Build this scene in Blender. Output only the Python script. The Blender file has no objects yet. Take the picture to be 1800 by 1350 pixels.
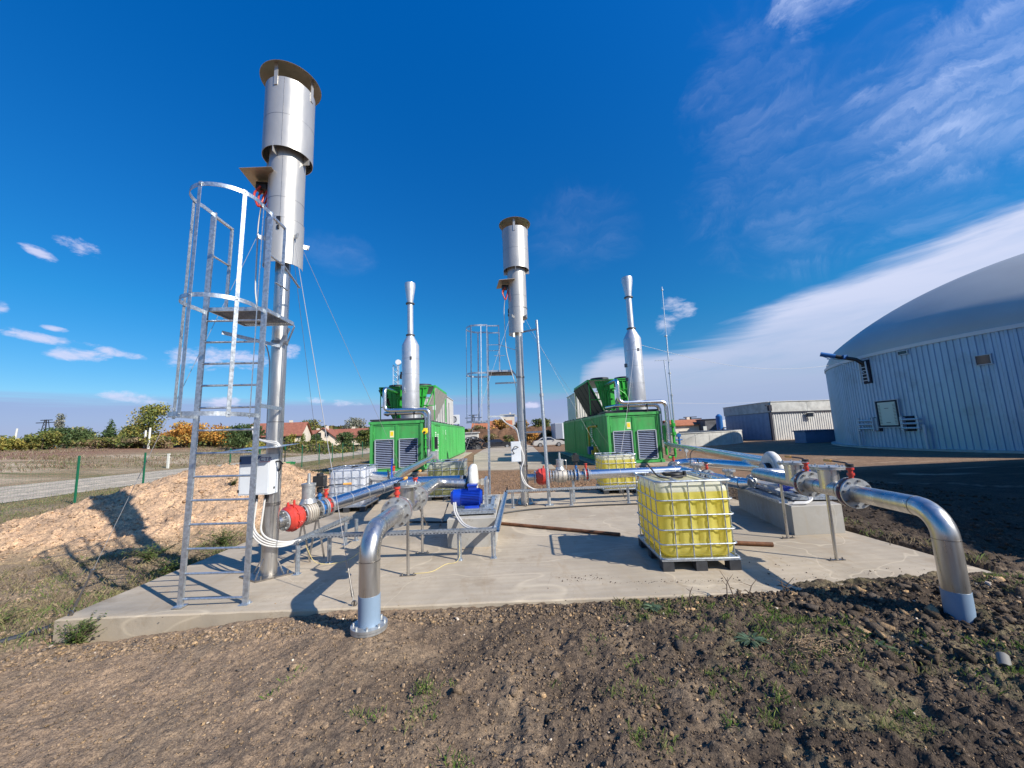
import bpy, math, random
import numpy as np
from mathutils import Vector, Matrix
random.seed(7); rng = np.random.default_rng(7)
S = bpy.context.scene
COL = S.collection
R = math.radians

# ------------------------------------------------------------------ camera
cam_d = bpy.data.cameras.new('camera'); cam = bpy.data.objects.new('camera', cam_d); COL.objects.link(cam)
PIT, ROL, YAW, CH = R(7.5173), R(-2.451), R(1.3551), 1.873
_f = Vector((math.sin(YAW)*math.cos(PIT), math.cos(YAW)*math.cos(PIT), math.sin(PIT)))
_r = Vector((math.cos(YAW), -math.sin(YAW), 0)); _u = _r.cross(_f)
_r2 = _r*math.cos(ROL)+_u*math.sin(ROL); _u2 = -_r*math.sin(ROL)+_u*math.cos(ROL)
cam.matrix_world = Matrix.Translation((0, 0, CH)) @ Matrix((_r2, _u2, -_f)).transposed().to_4x4()
cam_d.sensor_width = 36; cam_d.lens = 665.795/1800*36; cam_d.clip_end = 3000; cam_d.clip_start = 0.05
S.camera = cam

# ------------------------------------------------------------------ light
SAZ, SEL = math.atan2(.83, -.56), R(35.3)
SDIR = Vector((math.sin(SAZ)*math.cos(SEL), math.cos(SAZ)*math.cos(SEL), math.sin(SEL)))
sl = bpy.data.lights.new('sun', 'SUN'); sl.energy = 4.9; sl.angle = R(.5); sl.color = (1, .93, .82)
sun = bpy.data.objects.new('sun', sl); COL.objects.link(sun)
sun.rotation_euler = SDIR.to_track_quat('Z', 'Y').to_euler(); sun.location = (30, -20, 30)
S.view_settings.view_transform = 'Standard'; S.view_settings.look = 'None'
S.view_settings.exposure = 0.50; S.view_settings.gamma = 1

class NT:
    """small node-tree writer"""
    def __init__(s, tree): s.t = tree; s.n = tree.nodes; s.l = tree.links
    def node(s, typ, **kw):
        n = s.n.new(typ)
        for k, v in kw.items(): setattr(n, k, v)
        return n
    def put(s, sock, v):
        if hasattr(v, 'is_output') or hasattr(v, 'links'): s.l.new(v, sock)
        elif v is not None:
            if isinstance(v, (tuple, list)) and len(v) == 3 and sock.type == 'RGBA': v = (*v, 1)
            sock.default_value = v
    def m(s, op, a, b=0.0, c=None, clamp=False):
        n = s.node('ShaderNodeMath', operation=op, use_clamp=clamp)
        s.put(n.inputs[0], a); s.put(n.inputs[1], b)
        if c is not None: s.put(n.inputs[2], c)
        return n.outputs[0]
    def mix(s, f, a, b, mode='MIX'):
        n = s.node('ShaderNodeMix', data_type='RGBA', blend_type=mode)
        s.put(n.inputs[0], f); s.put(n.inputs[6], a); s.put(n.inputs[7], b)
        return n.outputs[2]
    def rng(s, v, a, b, c=0.0, d=1.0, smooth=True):
        n = s.node('ShaderNodeMapRange', interpolation_type='SMOOTHSTEP' if smooth else 'LINEAR')
        for i, x in enumerate((v, a, b, c, d)): s.put(n.inputs[i], x)
        return n.outputs[0]
    def noise(s, vec, scale, detail=4, rough=.55, dist=0.0, out=0):
        n = s.node('ShaderNodeTexNoise'); s.put(n.inputs['Vector'], vec)
        n.inputs['Scale'].default_value = scale; n.inputs['Detail'].default_value = detail
        n.inputs['Roughness'].default_value = rough; n.inputs['Distortion'].default_value = dist
        return n.outputs[out]
    def vmul(s, vec, k):
        n = s.node('ShaderNodeVectorMath', operation='MULTIPLY'); s.put(n.inputs[0], vec); n.inputs[1].default_value = k
        return n.outputs[0]

W = bpy.data.worlds.new('World'); S.world = W; W.use_nodes = True
t = NT(W.node_tree); t.n.clear()
sky = t.node('ShaderNodeTexSky', sky_type='NISHITA', sun_disc=False, sun_elevation=SEL, sun_rotation=SAZ,
             air_density=1.0, dust_density=.4, ozone_density=2.5, altitude=200)
tc = t.node('ShaderNodeTexCoord'); D = tc.outputs['Generated']
sx = t.node('ShaderNodeSeparateXYZ'); t.put(sx.inputs[0], D)
X, Y, Z = sx.outputs
az = t.m('ARCTAN2', X, Y); el = t.m('ARCSINE', Z)
hs = t.node('ShaderNodeHueSaturation'); hs.inputs['Hue'].default_value = .512
hs.inputs['Saturation'].default_value = 1.42; hs.inputs['Value'].default_value = 1.0
t.put(hs.inputs['Color'], sky.outputs[0])
grad = t.rng(el, 0.0, .95, 0, 1, False)
cr = t.node('ShaderNodeValToRGB'); t.put(cr.inputs[0], grad)
cr.color_ramp.elements[0].color = (.64, .61, .74, 1); cr.color_ramp.elements[0].position = 0
cr.color_ramp.elements[1].color = (.9, 1.60, 1.60, 1); cr.color_ramp.elements[1].position = 1
e = cr.color_ramp.elements.new(.3); e.color = (.40, 1.04, .97, 1)
skyc = t.mix(1.0, hs.outputs[0], cr.outputs[0], 'MULTIPLY')
# cloud layers, all placed by direction on the sky
cz = t.m('MAXIMUM', Z, .04)
pv = t.node('ShaderNodeCombineXYZ'); t.put(pv.inputs[0], t.m('DIVIDE', X, cz)); t.put(pv.inputs[1], t.m('DIVIDE', Y, cz))
plane = pv.outputs[0]
ae = t.node('ShaderNodeCombineXYZ'); t.put(ae.inputs[0], az); t.put(ae.inputs[1], el); AE = ae.outputs[0]
nA = t.noise(t.vmul(AE, (20, 44, 1)), 1.0, 8, .66, .3)              # puffy edge noise
nA2 = t.m('SUBTRACT', nA, .5)
def streak(vec, ang, sc, k, detail=5, dist=.6):
    mp = t.node('ShaderNodeMapping'); t.put(mp.inputs[0], vec); mp.inputs['Rotation'].default_value = (0, 0, ang)
    mp.inputs['Scale'].default_value = (sc, sc*k, 1); return t.noise(mp.outputs[0], 1.0, detail, .6, dist)
st1 = streak(AE, R(-38), 5, 5.5); st2 = streak(AE, R(-12), 3, 7, 5, .4)
def blob(a0, e0, sa, se, tilt=0.0, k=1.6):
    da = t.m('SUBTRACT', az, a0); de = t.m('SUBTRACT', el, e0)
    de = t.m('SUBTRACT', de, t.m('MULTIPLY', da, tilt))
    q = t.m('ADD', t.m('POWER', t.m('ABSOLUTE', t.m('DIVIDE', da, sa)), 2.0), t.m('POWER', t.m('ABSOLUTE', t.m('DIVIDE', de, se)), 2.0))
    q = t.m('SUBTRACT', 1.0, q)
    return t.m('ADD', q, t.m('MULTIPLY', nA2, k*3.4))
cum = None
for b in [(-.8544, .353, .028, .014, -.2), (-.8964, .327, .018, .009, -.3), (-.9275, .2317, .010, .013, 0), (-.905, .194, .055, .009, -.12),
          (-.836, .168, .034, .015, 0), (-.80, .180, .045, .008, -.2), (-.87, .2096, .016, .006, -.1), (-.640, .182, .092, .022, .05),
          (-.700, .185, .030, .016, 0), (-.520, .207, .028, .023, 0), (-.7662, .0960, .042, .012, -.05), (-.6341, .0921, .036, .011, 0),
          (-.4639, .0985, .02, .010, 0), (-.3877, .0895, .034, .010, 0), (.0738, .0734, .032, .009, 0)]:
    v = t.rng(blob(*b), -.1, 1.5)
    cum = v if cum is None else t.m('MAXIMUM', cum, v)
# the broad band rising to the right
fc = t.node('ShaderNodeFloatCurve'); t.put(fc.inputs['Value'], t.m('ADD', t.m('MULTIPLY', az, .5), .25, clamp=True))
cv = fc.mapping.curves[0]
pts = [(-.5, .0), (.12, .04), (.1944, .09), (.2053, .145), (.245, .185), (.2913, .215), (.37, .205), (.44, .206), (.5063, .2185), (.5787, .2347), (.6297, .257), (.7149, .277), (.80, .291), (.87, .303), (.957, .325), (1.2, .35), (1.5, .36)]
P = [(p[0]*.5+.25, p[1]) for p in pts]
cv.points[0].location = P[0]; cv.points[1].location = P[-1]
for p in P[1:-1]: cv.points.new(*p)
fc.mapping.update()
edge = t.m('SUBTRACT', fc.outputs[0], el)
edge = t.m('ADD', edge, t.m('MULTIPLY', t.m('SUBTRACT', st2, .5), .10))
band = t.rng(edge, -.006, .05)
band = t.m('MULTIPLY', band, t.rng(st2, .18, .62, .72, .98))
puff = t.m('MAXIMUM', t.rng(blob(.4575, .284, .045, .026, -.3, 1.0), .1, 1.4), t.rng(blob(.425, .250, .03, .03, 0, 1.0), .1, 1.5))
band = t.m('MAXIMUM', band, t.m('MULTIPLY', puff, .75))
# low lavender haze bank along the horizon
bn = t.m('ADD', el, t.m('MULTIPLY', t.m('SUBTRACT', streak(AE, 0, 2.5, 22, 4, .2), .5), .05))
bank = t.rng(bn, .075, .108, .78, 0)
# cirrus
sn0 = t.noise(t.vmul(AE, (6, 8, 1)), 1.0, 6, .65, 1.2)
def soft(a0, e0, sa, se):
    da = t.m('DIVIDE', t.m('SUBTRACT', az, a0), sa); de = t.m('DIVIDE', t.m('SUBTRACT', el, e0), se)
    q = t.m('ADD', t.m('MULTIPLY', da, da), t.m('MULTIPLY', de, de)); q = t.m('ADD', q, t.m('MULTIPLY', t.m('SUBTRACT', sn0, .5), 2.6)); return t.rng(q, -.1, 1.1, 1.0, 0.0)
def addc(a, b): return t.m('MAXIMUM', a, b)
wv = t.node('ShaderNodeCombineXYZ'); wn = t.noise(t.vmul(AE, (3, 4, 1)), 1.0, 4, .55)
t.put(wv.inputs[0], t.m('ADD', az, t.m('MULTIPLY', t.m('SUBTRACT', wn, .5), .35))); t.put(wv.inputs[1], t.m('ADD', el, t.m('MULTIPLY', t.m('SUBTRACT', sn0, .5), .10)))
fib = streak(wv.outputs[0], R(-40), 5.5, 5.0, 10, .25); fib2 = streak(wv.outputs[0], R(-62), 9, 3.0, 9, .3)
def ms(a, k): return t.m('MULTIPLY', a, k)
ci = ms(soft(.23, .50, .16, .12), .055)
ci = addc(ci, ms(soft(-.41, .44, .10, .05), .09))
ci = addc(ci, ms(soft(.84, .76, .14, .08), .62))
ci = addc(ci, ms(soft(.66, .60, .16, .22), .13))
ci = addc(ci, ms(soft(1.0, .50, .26, .15), .46))
ci = addc(ci, ms(soft(.85, .48, .34, .20), .15))
ci = t.m('MULTIPLY', ms(ci, .78), t.m('MULTIPLY', t.rng(fib, .30, .75, .25, 1.15), t.rng(fib2, .25, .75, .45, 1.2)))
cloudA = t.mix(t.m('MULTIPLY', cum, .88), skyc, (6.4, 6.5, 7.9))
c2 = t.mix(bank, skyc, (2.4, 2.85, 5.1))
c2 = t.mix(ci, c2, (6.2, 7.0, 9.2))
bandcol = t.mix(t.rng(el, .04, .3), (2.9, 3.6, 5.2), (5.4, 5.7, 7.2))
c2 = t.mix(t.m('MULTIPLY', band, .93), c2, bandcol)
c2 = t.mix(t.m('MULTIPLY', cum, .8), c2, (5.4, 5.5, 7.2))
bg = t.node('ShaderNodeBackground'); t.put(bg.inputs[0], c2); bg.inputs[1].default_value = .097
wo = t.node('ShaderNodeOutputWorld'); t.l.new(bg.outputs[0], wo.inputs[0])

# ------------------------------------------------------------------ mesh writer
OFF = {}
NOSPLIT = set('foliage stem crown trunk platform_grating belt_guard_mesh louvre_blades gauge_marking notice_panel lattice lattice_body aerial pallet fan_grille wire_mesh butterfly_valve motor walls ribbed_wall tail_light roof'.split())
class MB:
    def __init__(s): s.v = []; s.f = []; s.fc = []; s.cur = None
    def add(s, vs, fs, c=None):
        o = len(s.v); s.v += [tuple(map(float, p)) for p in vs]
        for f in fs: s.f.append([i+o for i in f]); s.fc.append(c if c is not None else s.cur)
        return s
    def box(s, c, d, rot=0.0, M=None):
        x, y, z = d[0]/2, d[1]/2, d[2]/2
        vs = [Vector((a*x, b*y, e*z)) for e in (-1, 1) for b in (-1, 1) for a in (-1, 1)]
        m = M if M is not None else Matrix.Rotation(rot, 3, 'Z')
        vs = [m@v+Vector(c) for v in vs]
        return s.add(vs, [(0, 2, 3, 1), (4, 5, 7, 6), (0, 1, 5, 4), (2, 6, 7, 3), (0, 4, 6, 2), (1, 3, 7, 5)])
    def bar(s, p0, p1, w, h, up=(0, 0, 1)):
        p0, p1 = Vector(p0), Vector(p1); d = p1-p0; L = d.length; d.normalize(); upv = Vector(up)
        if abs(d.dot(upv)) > .98: upv = Vector((0, 1, 0))
        sd = d.cross(upv).normalized(); u2 = sd.cross(d)
        M = Matrix((d, sd, u2)).transposed()
        return s.box((p0+p1)/2, (L, w, h), M=M)
    def frame(s, d):
        d = Vector(d).normalized(); a = Vector((0, 0, 1)) if abs(d.z) < .95 else Vector((1, 0, 0))
        u = d.cross(a).normalized(); return u, d.cross(u)
    def cyl(s, p0, p1, r0, r1=None, n=24, caps=True):
        r1 = r0 if r1 is None else r1
        p0, p1 = Vector(p0), Vector(p1); u, w = s.frame(p1-p0)
        vs = []
        for p, r in ((p0, r0), (p1, r1)):
            for i in range(n):
                a = 2*math.pi*i/n; vs.append(p+(u*math.cos(a)+w*math.sin(a))*r)
        fs = [(i, (i+1) % n, n+(i+1) % n, n+i) for i in range(n)]
        if caps: fs += [tuple(range(n))[::-1], tuple(range(n, 2*n))]
        return s.add(vs, fs)
    def ring(s, p0, p1, ro, ri, n=28):
        p0, p1 = Vector(p0), Vector(p1); u, w = s.frame(p1-p0); vs = []
        for p, r in ((p0, ro), (p1, ro), (p1, ri), (p0, ri)):
            for i in range(n):
                a = 2*math.pi*i/n; vs.append(p+(u*math.cos(a)+w*math.sin(a))*r)
        fs = []
        for k in range(4):
            k2 = (k+1) % 4
            fs += [(k*n+i, k*n+(i+1) % n, k2*n+(i+1) % n, k2*n+i) for i in range(n)]
        return s.add(vs, fs)
    def tube(s, path, r, n=16, caps=True):
        P = [Vector(p) for p in path]; rs = r if isinstance(r, (list, tuple)) else [r]*len(P); vs = []
        T = []
        for i in range(len(P)):
            a = P[max(i-1, 0)]; b = P[min(i+1, len(P)-1)]; T.append((b-a).normalized())
        u, _ = s.frame(T[0])
        for i, p in enumerate(P):
            if i: u = (u-T[i]*u.dot(T[i])).normalized()
            w = T[i].cross(u)
            for k in range(n):
                a = 2*math.pi*k/n; vs.append(p+(u*math.cos(a)+w*math.sin(a))*rs[i])
        fs = [(i*n+k, i*n+(k+1) % n, (i+1)*n+(k+1) % n, (i+1)*n+k) for i in range(len(P)-1) for k in range(n)]
        if caps: fs += [tuple(range(n))[::-1], tuple(range((len(P)-1)*n, len(P)*n))]
        return s.add(vs, fs)
    def lathe(s, prof, o, n=32, a0=0, a1=2*math.pi):
        o = Vector(o); full = abs(a1-a0-2*math.pi) < 1e-6; m = n if full else n+1; vs = []
        for r, z in prof:
            for i in range(m):
                a = a0+(a1-a0)*i/n; vs.append(o+Vector((r*math.cos(a), r*math.sin(a), z)))
        fs = []
        for j in range(len(prof)-1):
            for i in range(n):
                i2 = (i+1) % m; fs.append((j*m+i, j*m+i2, (j+1)*m+i2, (j+1)*m+i))
        return s.add(vs, fs)
    def prism(s, pts, z0, z1, o=(0, 0, 0)):
        n = len(pts); vs = [(p[0]+o[0], p[1]+o[1], z+o[2]) for z in (z0, z1) for p in pts]
        return s.add(vs, [tuple(range(n))[::-1], tuple(range(n, 2*n))]+[(i, (i+1) % n, n+(i+1) % n, n+i) for i in range(n)])
    def plate(s, quad, th):
        q = [Vector(p) for p in quad]; nn = (q[1]-q[0]).cross(q[2]-q[0]).normalized()*th; n = len(q)
        return s.add(q+[p-nn for p in q], [tuple(range(n)), tuple(range(n, 2*n))[::-1]]+[(i, n+i, n+(i+1) % n, (i+1) % n) for i in range(n)])
    def bolts(s, c, d, r, n, br=.011, L=.03, a0=0.2):
        u, w = s.frame(d); d = Vector(d).normalized(); c = Vector(c)
        for i in range(n):
            a = a0+2*math.pi*i/n; p = c+(u*math.cos(a)+w*math.sin(a))*r
            s.cyl(p-d*L/2, p+d*L/2, br, n=6)
        return s
    def clusters(s, eps=.012):
        n = len(s.v); par = list(range(n))
        def fd(i):
            while par[i] != i: par[i] = par[par[i]]; i = par[i]
            return i
        for f in s.f:
            a = fd(f[0])
            for j in f[1:]:
                b_ = fd(j)
                if b_ != a: par[b_] = a
        comp = {}
        for k, f in enumerate(s.f): comp.setdefault(fd(f[0]), []).append(k)
        if not 1 < len(comp) <= 260: return [list(range(len(s.f)))]
        V = np.array(s.v); keys = list(comp); lo = []; hi = []
        for k in keys:
            ii = np.unique(np.concatenate([s.f[q] for q in comp[k]])); lo.append(V[ii].min(0)-eps); hi.append(V[ii].max(0)+eps)
        lo = np.array(lo); hi = np.array(hi); m = len(keys); cp = list(range(m))
        def g2(i):
            while cp[i] != i: cp[i] = cp[cp[i]]; i = cp[i]
            return i
        for i in range(m):
            for j in np.nonzero(((lo[i] <= hi[i+1:]) & (lo[i+1:] <= hi[i])).all(1))[0]: 
                a, b_ = g2(i), g2(int(j)+i+1)
                if a != b_: cp[b_] = a
        out = {}
        for i in range(m): out.setdefault(g2(i), []).extend(comp[keys[i]])
        return list(out.values())
    def build(s, name, mat, parent=None, smooth=35, cols=None):
        if parent is not None and name not in NOSPLIT and len(s.f) < 30000:
            cl_ = s.clusters()
            if 1 < len(cl_) <= 40:
                last = None
                for fs_ in cl_:
                    q = MB(); used = sorted({i for k in fs_ for i in s.f[k]}); mp = {i: j for j, i in enumerate(used)}
                    q.v = [s.v[i] for i in used]; q.f = [[mp[i] for i in s.f[k]] for k in fs_]; q.fc = [s.fc[k] for k in fs_]
                    last = q._build(name, mat, parent, smooth)
                return last
        return s._build(name, mat, parent, smooth)
    def _build(s, name, mat, parent=None, smooth=35):
        me = bpy.data.meshes.new(name)
        off = Vector((0, 0, 0))
        if parent is not None: off = OFF.get(parent.name, Vector((0, 0, 0)))
        vs = [(p[0]-off.x, p[1]-off.y, p[2]-off.z) for p in s.v] if off.length else s.v
        me.from_pydata(vs, [], s.f); me.update()
        if isinstance(mat, (list, tuple)):
            for m in mat: me.materials.append(m)
        else: me.materials.append(mat)
        if s.fc and s.fc[0] is not None and not isinstance(s.fc[0], (tuple, list)):
            me.polygons.foreach_set('material_index', [int(c or 0) for c in s.fc])
        if s.fc and isinstance(s.fc[0], (tuple, list)):
            ca = me.color_attributes.new('tint', 'BYTE_COLOR', 'CORNER')
            arr = np.repeat(np.array(s.fc, float), [len(f) for f in s.f], axis=0)
            arr = np.c_[arr, np.ones(len(arr))]; ca.data.foreach_set('color', arr.ravel())
        if smooth: 
            me.polygons.foreach_set('use_smooth', [True]*len(me.polygons)); me.set_sharp_from_angle(angle=R(smooth))
        o = bpy.data.objects.new(name, me); COL.objects.link(o)
        if parent is not None: o.parent = parent; OFF[o.name] = off
        return o

def tag(o, label=None, cat=None, group=None, kind=None):
    if label: o['label'] = label
    if cat: o['category'] = cat
    if group: o['group'] = group
    if kind: o['kind'] = kind
    return o
def thing(name, label, cat, loc=(0, 0, 0), group=None):
    o = bpy.data.objects.new(name, None); COL.objects.link(o); o.location = loc; o.empty_display_size = .2
    OFF[o.name] = Vector(loc); return tag(o, label, cat, group)
CH_ = {}
def copy_tree(o, parent=None):
    c = o.copy(); COL.objects.link(c); c.parent = parent
    if parent is not None: c.matrix_parent_inverse = o.matrix_parent_inverse
    for ch in [x for x in list(bpy.data.objects) if x.parent == o]: copy_tree(ch, c)
    return c
def dup(o, loc, rz, label, group=None):
    c = copy_tree(o); c.location = loc; c.rotation_euler = (0, 0, rz); c['label'] = label
    if group: c['group'] = group
    return c
def arc_path(pts, rad, n=8):
    """polyline with rounded corners"""
    P = [Vector(p) for p in pts]; out = [P[0]]
    for i in range(1, len(P)-1):
        a = (P[i-1]-P[i]); b = (P[i+1]-P[i]); r = min(rad, a.length*.49, b.length*.49)
        a.normalize(); b.normalize(); ang = a.angle(b)
        d = min(r, r)  # tangent distance
        p0 = P[i]+a*d; p1 = P[i]+b*d
        for k in range(n+1):
            tt = k/n; out.append(p0*(1-tt)**2+P[i]*2*tt*(1-tt)+p1*tt**2)
    out.append(P[-1]); return out
def circ_elbow(p0, corner, p1, rad, n=12):
    a = (Vector(p0)-Vector(corner)).normalized(); b = (Vector(p1)-Vector(corner)).normalized(); c = Vector(corner)
    th = a.angle(b); dtan = rad/math.tan(th/2); s0 = c+a*dtan; cen = c+(a+b).normalized()*(rad/math.sin(th/2)); s1 = c+b*dtan
    v0 = s0-cen; v1 = s1-cen; out = []
    om = v0.angle(v1)
    for k in range(n+1):
        tt = k/n; out.append(cen+(v0*math.sin((1-tt)*om)+v1*math.sin(tt*om))/math.sin(om))
    return [Vector(p0)]+out+[Vector(p1)]

# ------------------------------------------------------------------ materials
MATS = {}
def mat(name, col, rough=.5, metal=0.0, nscale=0, namt=.15, bump=0.0, bscale=40, spec=.5, coord='Object', stretch=(1, 1, 1), rvar=0.0, dirt=None, coat=0.0, trans=0.0):
    if name in MATS: return MATS[name]
    m = bpy.data.materials.new(name); m.use_nodes = True; k = NT(m.node_tree); b = k.n['Principled BSDF']
    tc = k.node('ShaderNodeTexCoord'); vec = k.vmul(tc.outputs[coord], stretch)
    c = (*col, 1)
    if nscale:
        n = k.noise(vec, nscale, 5, .6)
        c = k.mix(k.rng(n, .3, .7), tuple(x*(1-namt) for x in col), tuple(min(1, x*(1+namt)) for x in col))
        if rvar:
            k.put(b.inputs['Roughness'], k.rng(k.noise(vec, nscale*1.7, 4, .6), .3, .7, rough-rvar, rough+rvar))
    if dirt:
        n2 = k.noise(tc.outputs['Object'], dirt[1], 6, .65)
        c = k.mix(k.rng(n2, .5, .72, 0, dirt[2]), c, dirt[0])
    k.put(b.inputs['Base Color'], c if not isinstance(c, tuple) else c)
    if not rvar: b.inputs['Roughness'].default_value = rough
    b.inputs['Metallic'].default_value = metal; b.inputs['Specular IOR Level'].default_value = spec
    b.inputs['Coat Weight'].default_value = coat
    if bump:
        bn = k.node('ShaderNodeBump'); bn.inputs['Strength'].default_value = bump; bn.inputs['Distance'].default_value = .01
        k.put(bn.inputs['Height'], k.noise(vec, bscale, 4, .6)); k.l.new(bn.outputs[0], b.inputs['Normal'])
    MATS[name] = m; return m
STEEL = mat('brushed_stainless', (.56, .54, .51), .33, .92, 9, .16, .02, 60, stretch=(1, 1, .12), rvar=.08)
WELD = mat('weld_seam', (.30, .28, .26), .4, 1, 30, .2)
CLAD = mat('aluminium_cladding', (.74, .73, .72), .26, 1, 3, .07)
GALV = mat('galvanised_steel', (.50, .54, .58), .42, .85, 28, .22, .08, 60, rvar=.1)
FLARE = mat('matt_flare_steel', (.47, .455, .43), .40, .5, 3, .07, .03, 25, rvar=.05, stretch=(1, 1, .4))
DARKST = mat('underside_steel', (.44, .38, .30), .5, .8, 5, .1)
FLANGE = mat('zinc_flange', (.47, .48, .48), .42, .7, 14, .18)
CAST = mat('cast_body', (.50, .46, .40), .5, .5, 12, .15)
RED = mat('red_paint', (.50, .045, .03), .4, 0, 8, .12, coat=.3)
BLUE = mat('motor_blue', (.006, .045, .42), .35, 0, 8, .15, coat=.4)
BLK = mat('black_plastic', (.018, .018, .02), .45, 0, 10, .2)
RUBB = mat('black_rubber_hose', (.02, .02, .022), .55)
WHITE = mat('white_enamel', (.66, .69, .72), .38, 0, 3, .05)
FANW = mat('fan_casing_white', (.66, .65, .60), .5, 0, 6, .1, dirt=((.4, .36, .28), 9, .4))
SLEEVE = mat('light_blue_sleeve', (.205, .285, .385), .42, 0, 4, .06)
GREEN = mat('container_green', (.06, .345, .085), .42, 0, 2.2, .20, dirt=((.10, .24, .08), 2.2, .6), stretch=(1, 1, .12), rvar=.1)
GREEN2 = mat('cooler_green', (.03, .36, .04), .42, 0, 3, .14)
ROOFD = mat('dark_container_roof', (.03, .035, .045), .55, 0, 4, .2)
LOUV = mat('louvre_blade', (.30, .35, .50), .45, .2, 5, .1)
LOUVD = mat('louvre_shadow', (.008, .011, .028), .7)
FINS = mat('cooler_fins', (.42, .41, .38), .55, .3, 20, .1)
FINS_SHADE = mat('shaded_cooler_fins', (.03, .03, .032), .6, .2, 20, .2)  # darker copy of the fins, shade painted in for the left coils
YEL = mat('yellow_sign', (.85, .62, .02), .5)
YPIPE = mat('yellow_gas_pipe', (.55, .36, .02), .45, 0, 5, .1)
BLUPAL = mat('panel_blue_band', (.05, .10, .22), .45)
LOGOB = mat('logo_blue', (.008, .02, .14), .5)
LOGOR = mat('logo_red', (.5, .03, .02), .5)
LETW = mat('letter_white', (.75, .78, .76), .5)
WOOD = mat('orange_grip', (.75, .36, .08), .5, 0, 10, .1)
CABLE = mat('grey_cable', (.55, .54, .52), .5)
WIRE = mat('guy_wire', (.30, .30, .31), .6, .5)
YROPE = mat('yellow_lead', (.62, .5, .2), .6)
RUST = mat('rusty_pipe', (.17, .075, .035), .7, .2, 6, .35, .3, 30)
POSTG = mat('fence_green', (.008, .12, .06), .45)
WHP = mat('white_painted_post', (.6, .6, .56), .6)
TIRE = mat('tyre', (.02, .02, .02), .8)
RIM = mat('wheel_rim', (.5, .5, .5), .35, .8)
GLASSD = mat('car_glass', (.02, .025, .035), .08)
SILVER = mat('silver_car_paint', (.62, .61, .58), .28, .35, coat=.6)
DARKCAR = mat('dark_car_paint', (.02, .022, .03), .22, .2, coat=.6)
BARK = mat('bark', (.10, .075, .05), .9, 0, 6, .3)
ROOFT = mat('clay_tile_roof', (.26, .095, .06), .8, 0, 2.5, .22, .4, 14)
ROOFO = mat('orange_tile_roof', (.36, .13, .06), .8, 0, 2.5, .2)
PLAST = mat('pale_render', (.62, .55, .46), .85, 0, 1, .08)
CONCW = mat('pale_concrete', (.50, .49, .45), .85, 0, 1.2, .14, .2, 12, dirt=((.3, .28, .25), 2.5, .5))
CONCT = mat('concrete_band', (.42, .42, .40), .85, 0, 1.2, .18, .2, 12, dirt=((.2, .2, .2), 1.5, .5))
DOMEM = mat('dome_membrane', (.42, .42, .39), .45, 0, .35, .05)
CORR = mat('corrugated_sheet', (.34, .46, .58), .42, .25, 1.2, .08, dirt=((.22, .27, .33), .7, .5), stretch=(1, 1, .2))
CORRL = mat('pale_corrugated_sheet', (.58, .57, .54), .45, .3, 1.2, .08)
SHEDB = mat('blue_sheet_and_wall_shade', (.13, .20, .32), .5, .1, 1.5, .1)
TENT = mat('white_tent_skin', (.72, .73, .74), .5)
NAVY = mat('blue_enamel', (.02, .12, .35), .4)
GREENB = mat('green_bin', (.03, .25, .09), .5)
BOXB = mat('red_cable', (.45, .03, .015), .45)

def concrete(name, col, crack=False):
    m = bpy.data.materials.new(name); m.use_nodes = True; k = NT(m.node_tree); b = k.n['Principled BSDF']
    tc = k.node('ShaderNodeTexCoord'); v = tc.outputs['Object']
    a = k.noise(v, .55, 6, .62, .3); f = k.noise(v, 7, 6, .7); g = k.noise(v, 60, 3, .7)
    c = k.mix(k.rng(a, .32, .68), tuple(x*.76 for x in col), tuple(x*1.12 for x in col))
    c = k.mix(k.rng(f, .35, .7, 0, .35), c, tuple(x*.78 for x in col))
    # trowel streaks across the slab
    s = k.noise(k.vmul(v, (.5, 5, 1)), 1.6, 5, .6, 1.2); c = k.mix(k.rng(s, .52, .7, 0, .35), c, (col[0]*1.16, col[1]*1.12, col[2]*1.06))
    s2 = k.noise(k.vmul(v, (3, .7, 1)), .8, 6, .7, 1.8); c = k.mix(k.rng(s2, .52, .72, 0, .6), c, (col[0]*.78, col[1]*.70, col[2]*.60))
    ln = k.m('ABSOLUTE', k.m('SUBTRACT', k.noise(v, .42, 3, .5, .6), .5)); c = k.mix(k.rng(ln, .0, .007, .6, 0), c, (col[0]*1.3, col[1]*1.3, col[2]*1.25))
    l2 = k.m('ABSOLUTE', k.m('SUBTRACT', k.noise(v, .9, 7, .6, .4), .48)); c = k.mix(k.m('MULTIPLY', k.rng(l2, .0, .0035, .55, 0), k.rng(a, .45, .6)), c, (col[0]*.5, col[1]*.45, col[2]*.4))
    bl = k.noise(v, 1.3, 7, .68); c = k.mix(k.rng(bl, .55, .70, 0, .6), c, (col[0]*.60, col[1]*.54, col[2]*.47))
    sp = k.noise(v, 26, 3, .8); c = k.mix(k.rng(sp, .68, .74, 0, .8), c, (.12, .085, .055))
    w2 = k.node('ShaderNodeTexWave', bands_direction='Y'); k.put(w2.inputs['Vector'], k.vmul(v, (.25, 1, 1))); w2.inputs['Scale'].default_value = 2.2; w2.inputs['Distortion'].default_value = 7; w2.inputs['Detail'].default_value = 4; w2.inputs['Detail Scale'].default_value = 1.3
    c = k.mix(k.rng(w2.outputs[1], .2, .9, 0, .16), c, (col[0]*.72, col[1]*.68, col[2]*.60))
    k.put(b.inputs['Base Color'], c); b.inputs['Roughness'].default_value = .85; b.inputs['Specular IOR Level'].default_value = .25
    bn = k.node('ShaderNodeBump'); bn.inputs['Strength'].default_value = .35; bn.inputs['Distance'].default_value = .006
    k.put(bn.inputs['Height'], k.m('ADD', f, k.m('MULTIPLY', g, .5))); k.l.new(bn.outputs[0], b.inputs['Normal'])
    return m
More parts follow.
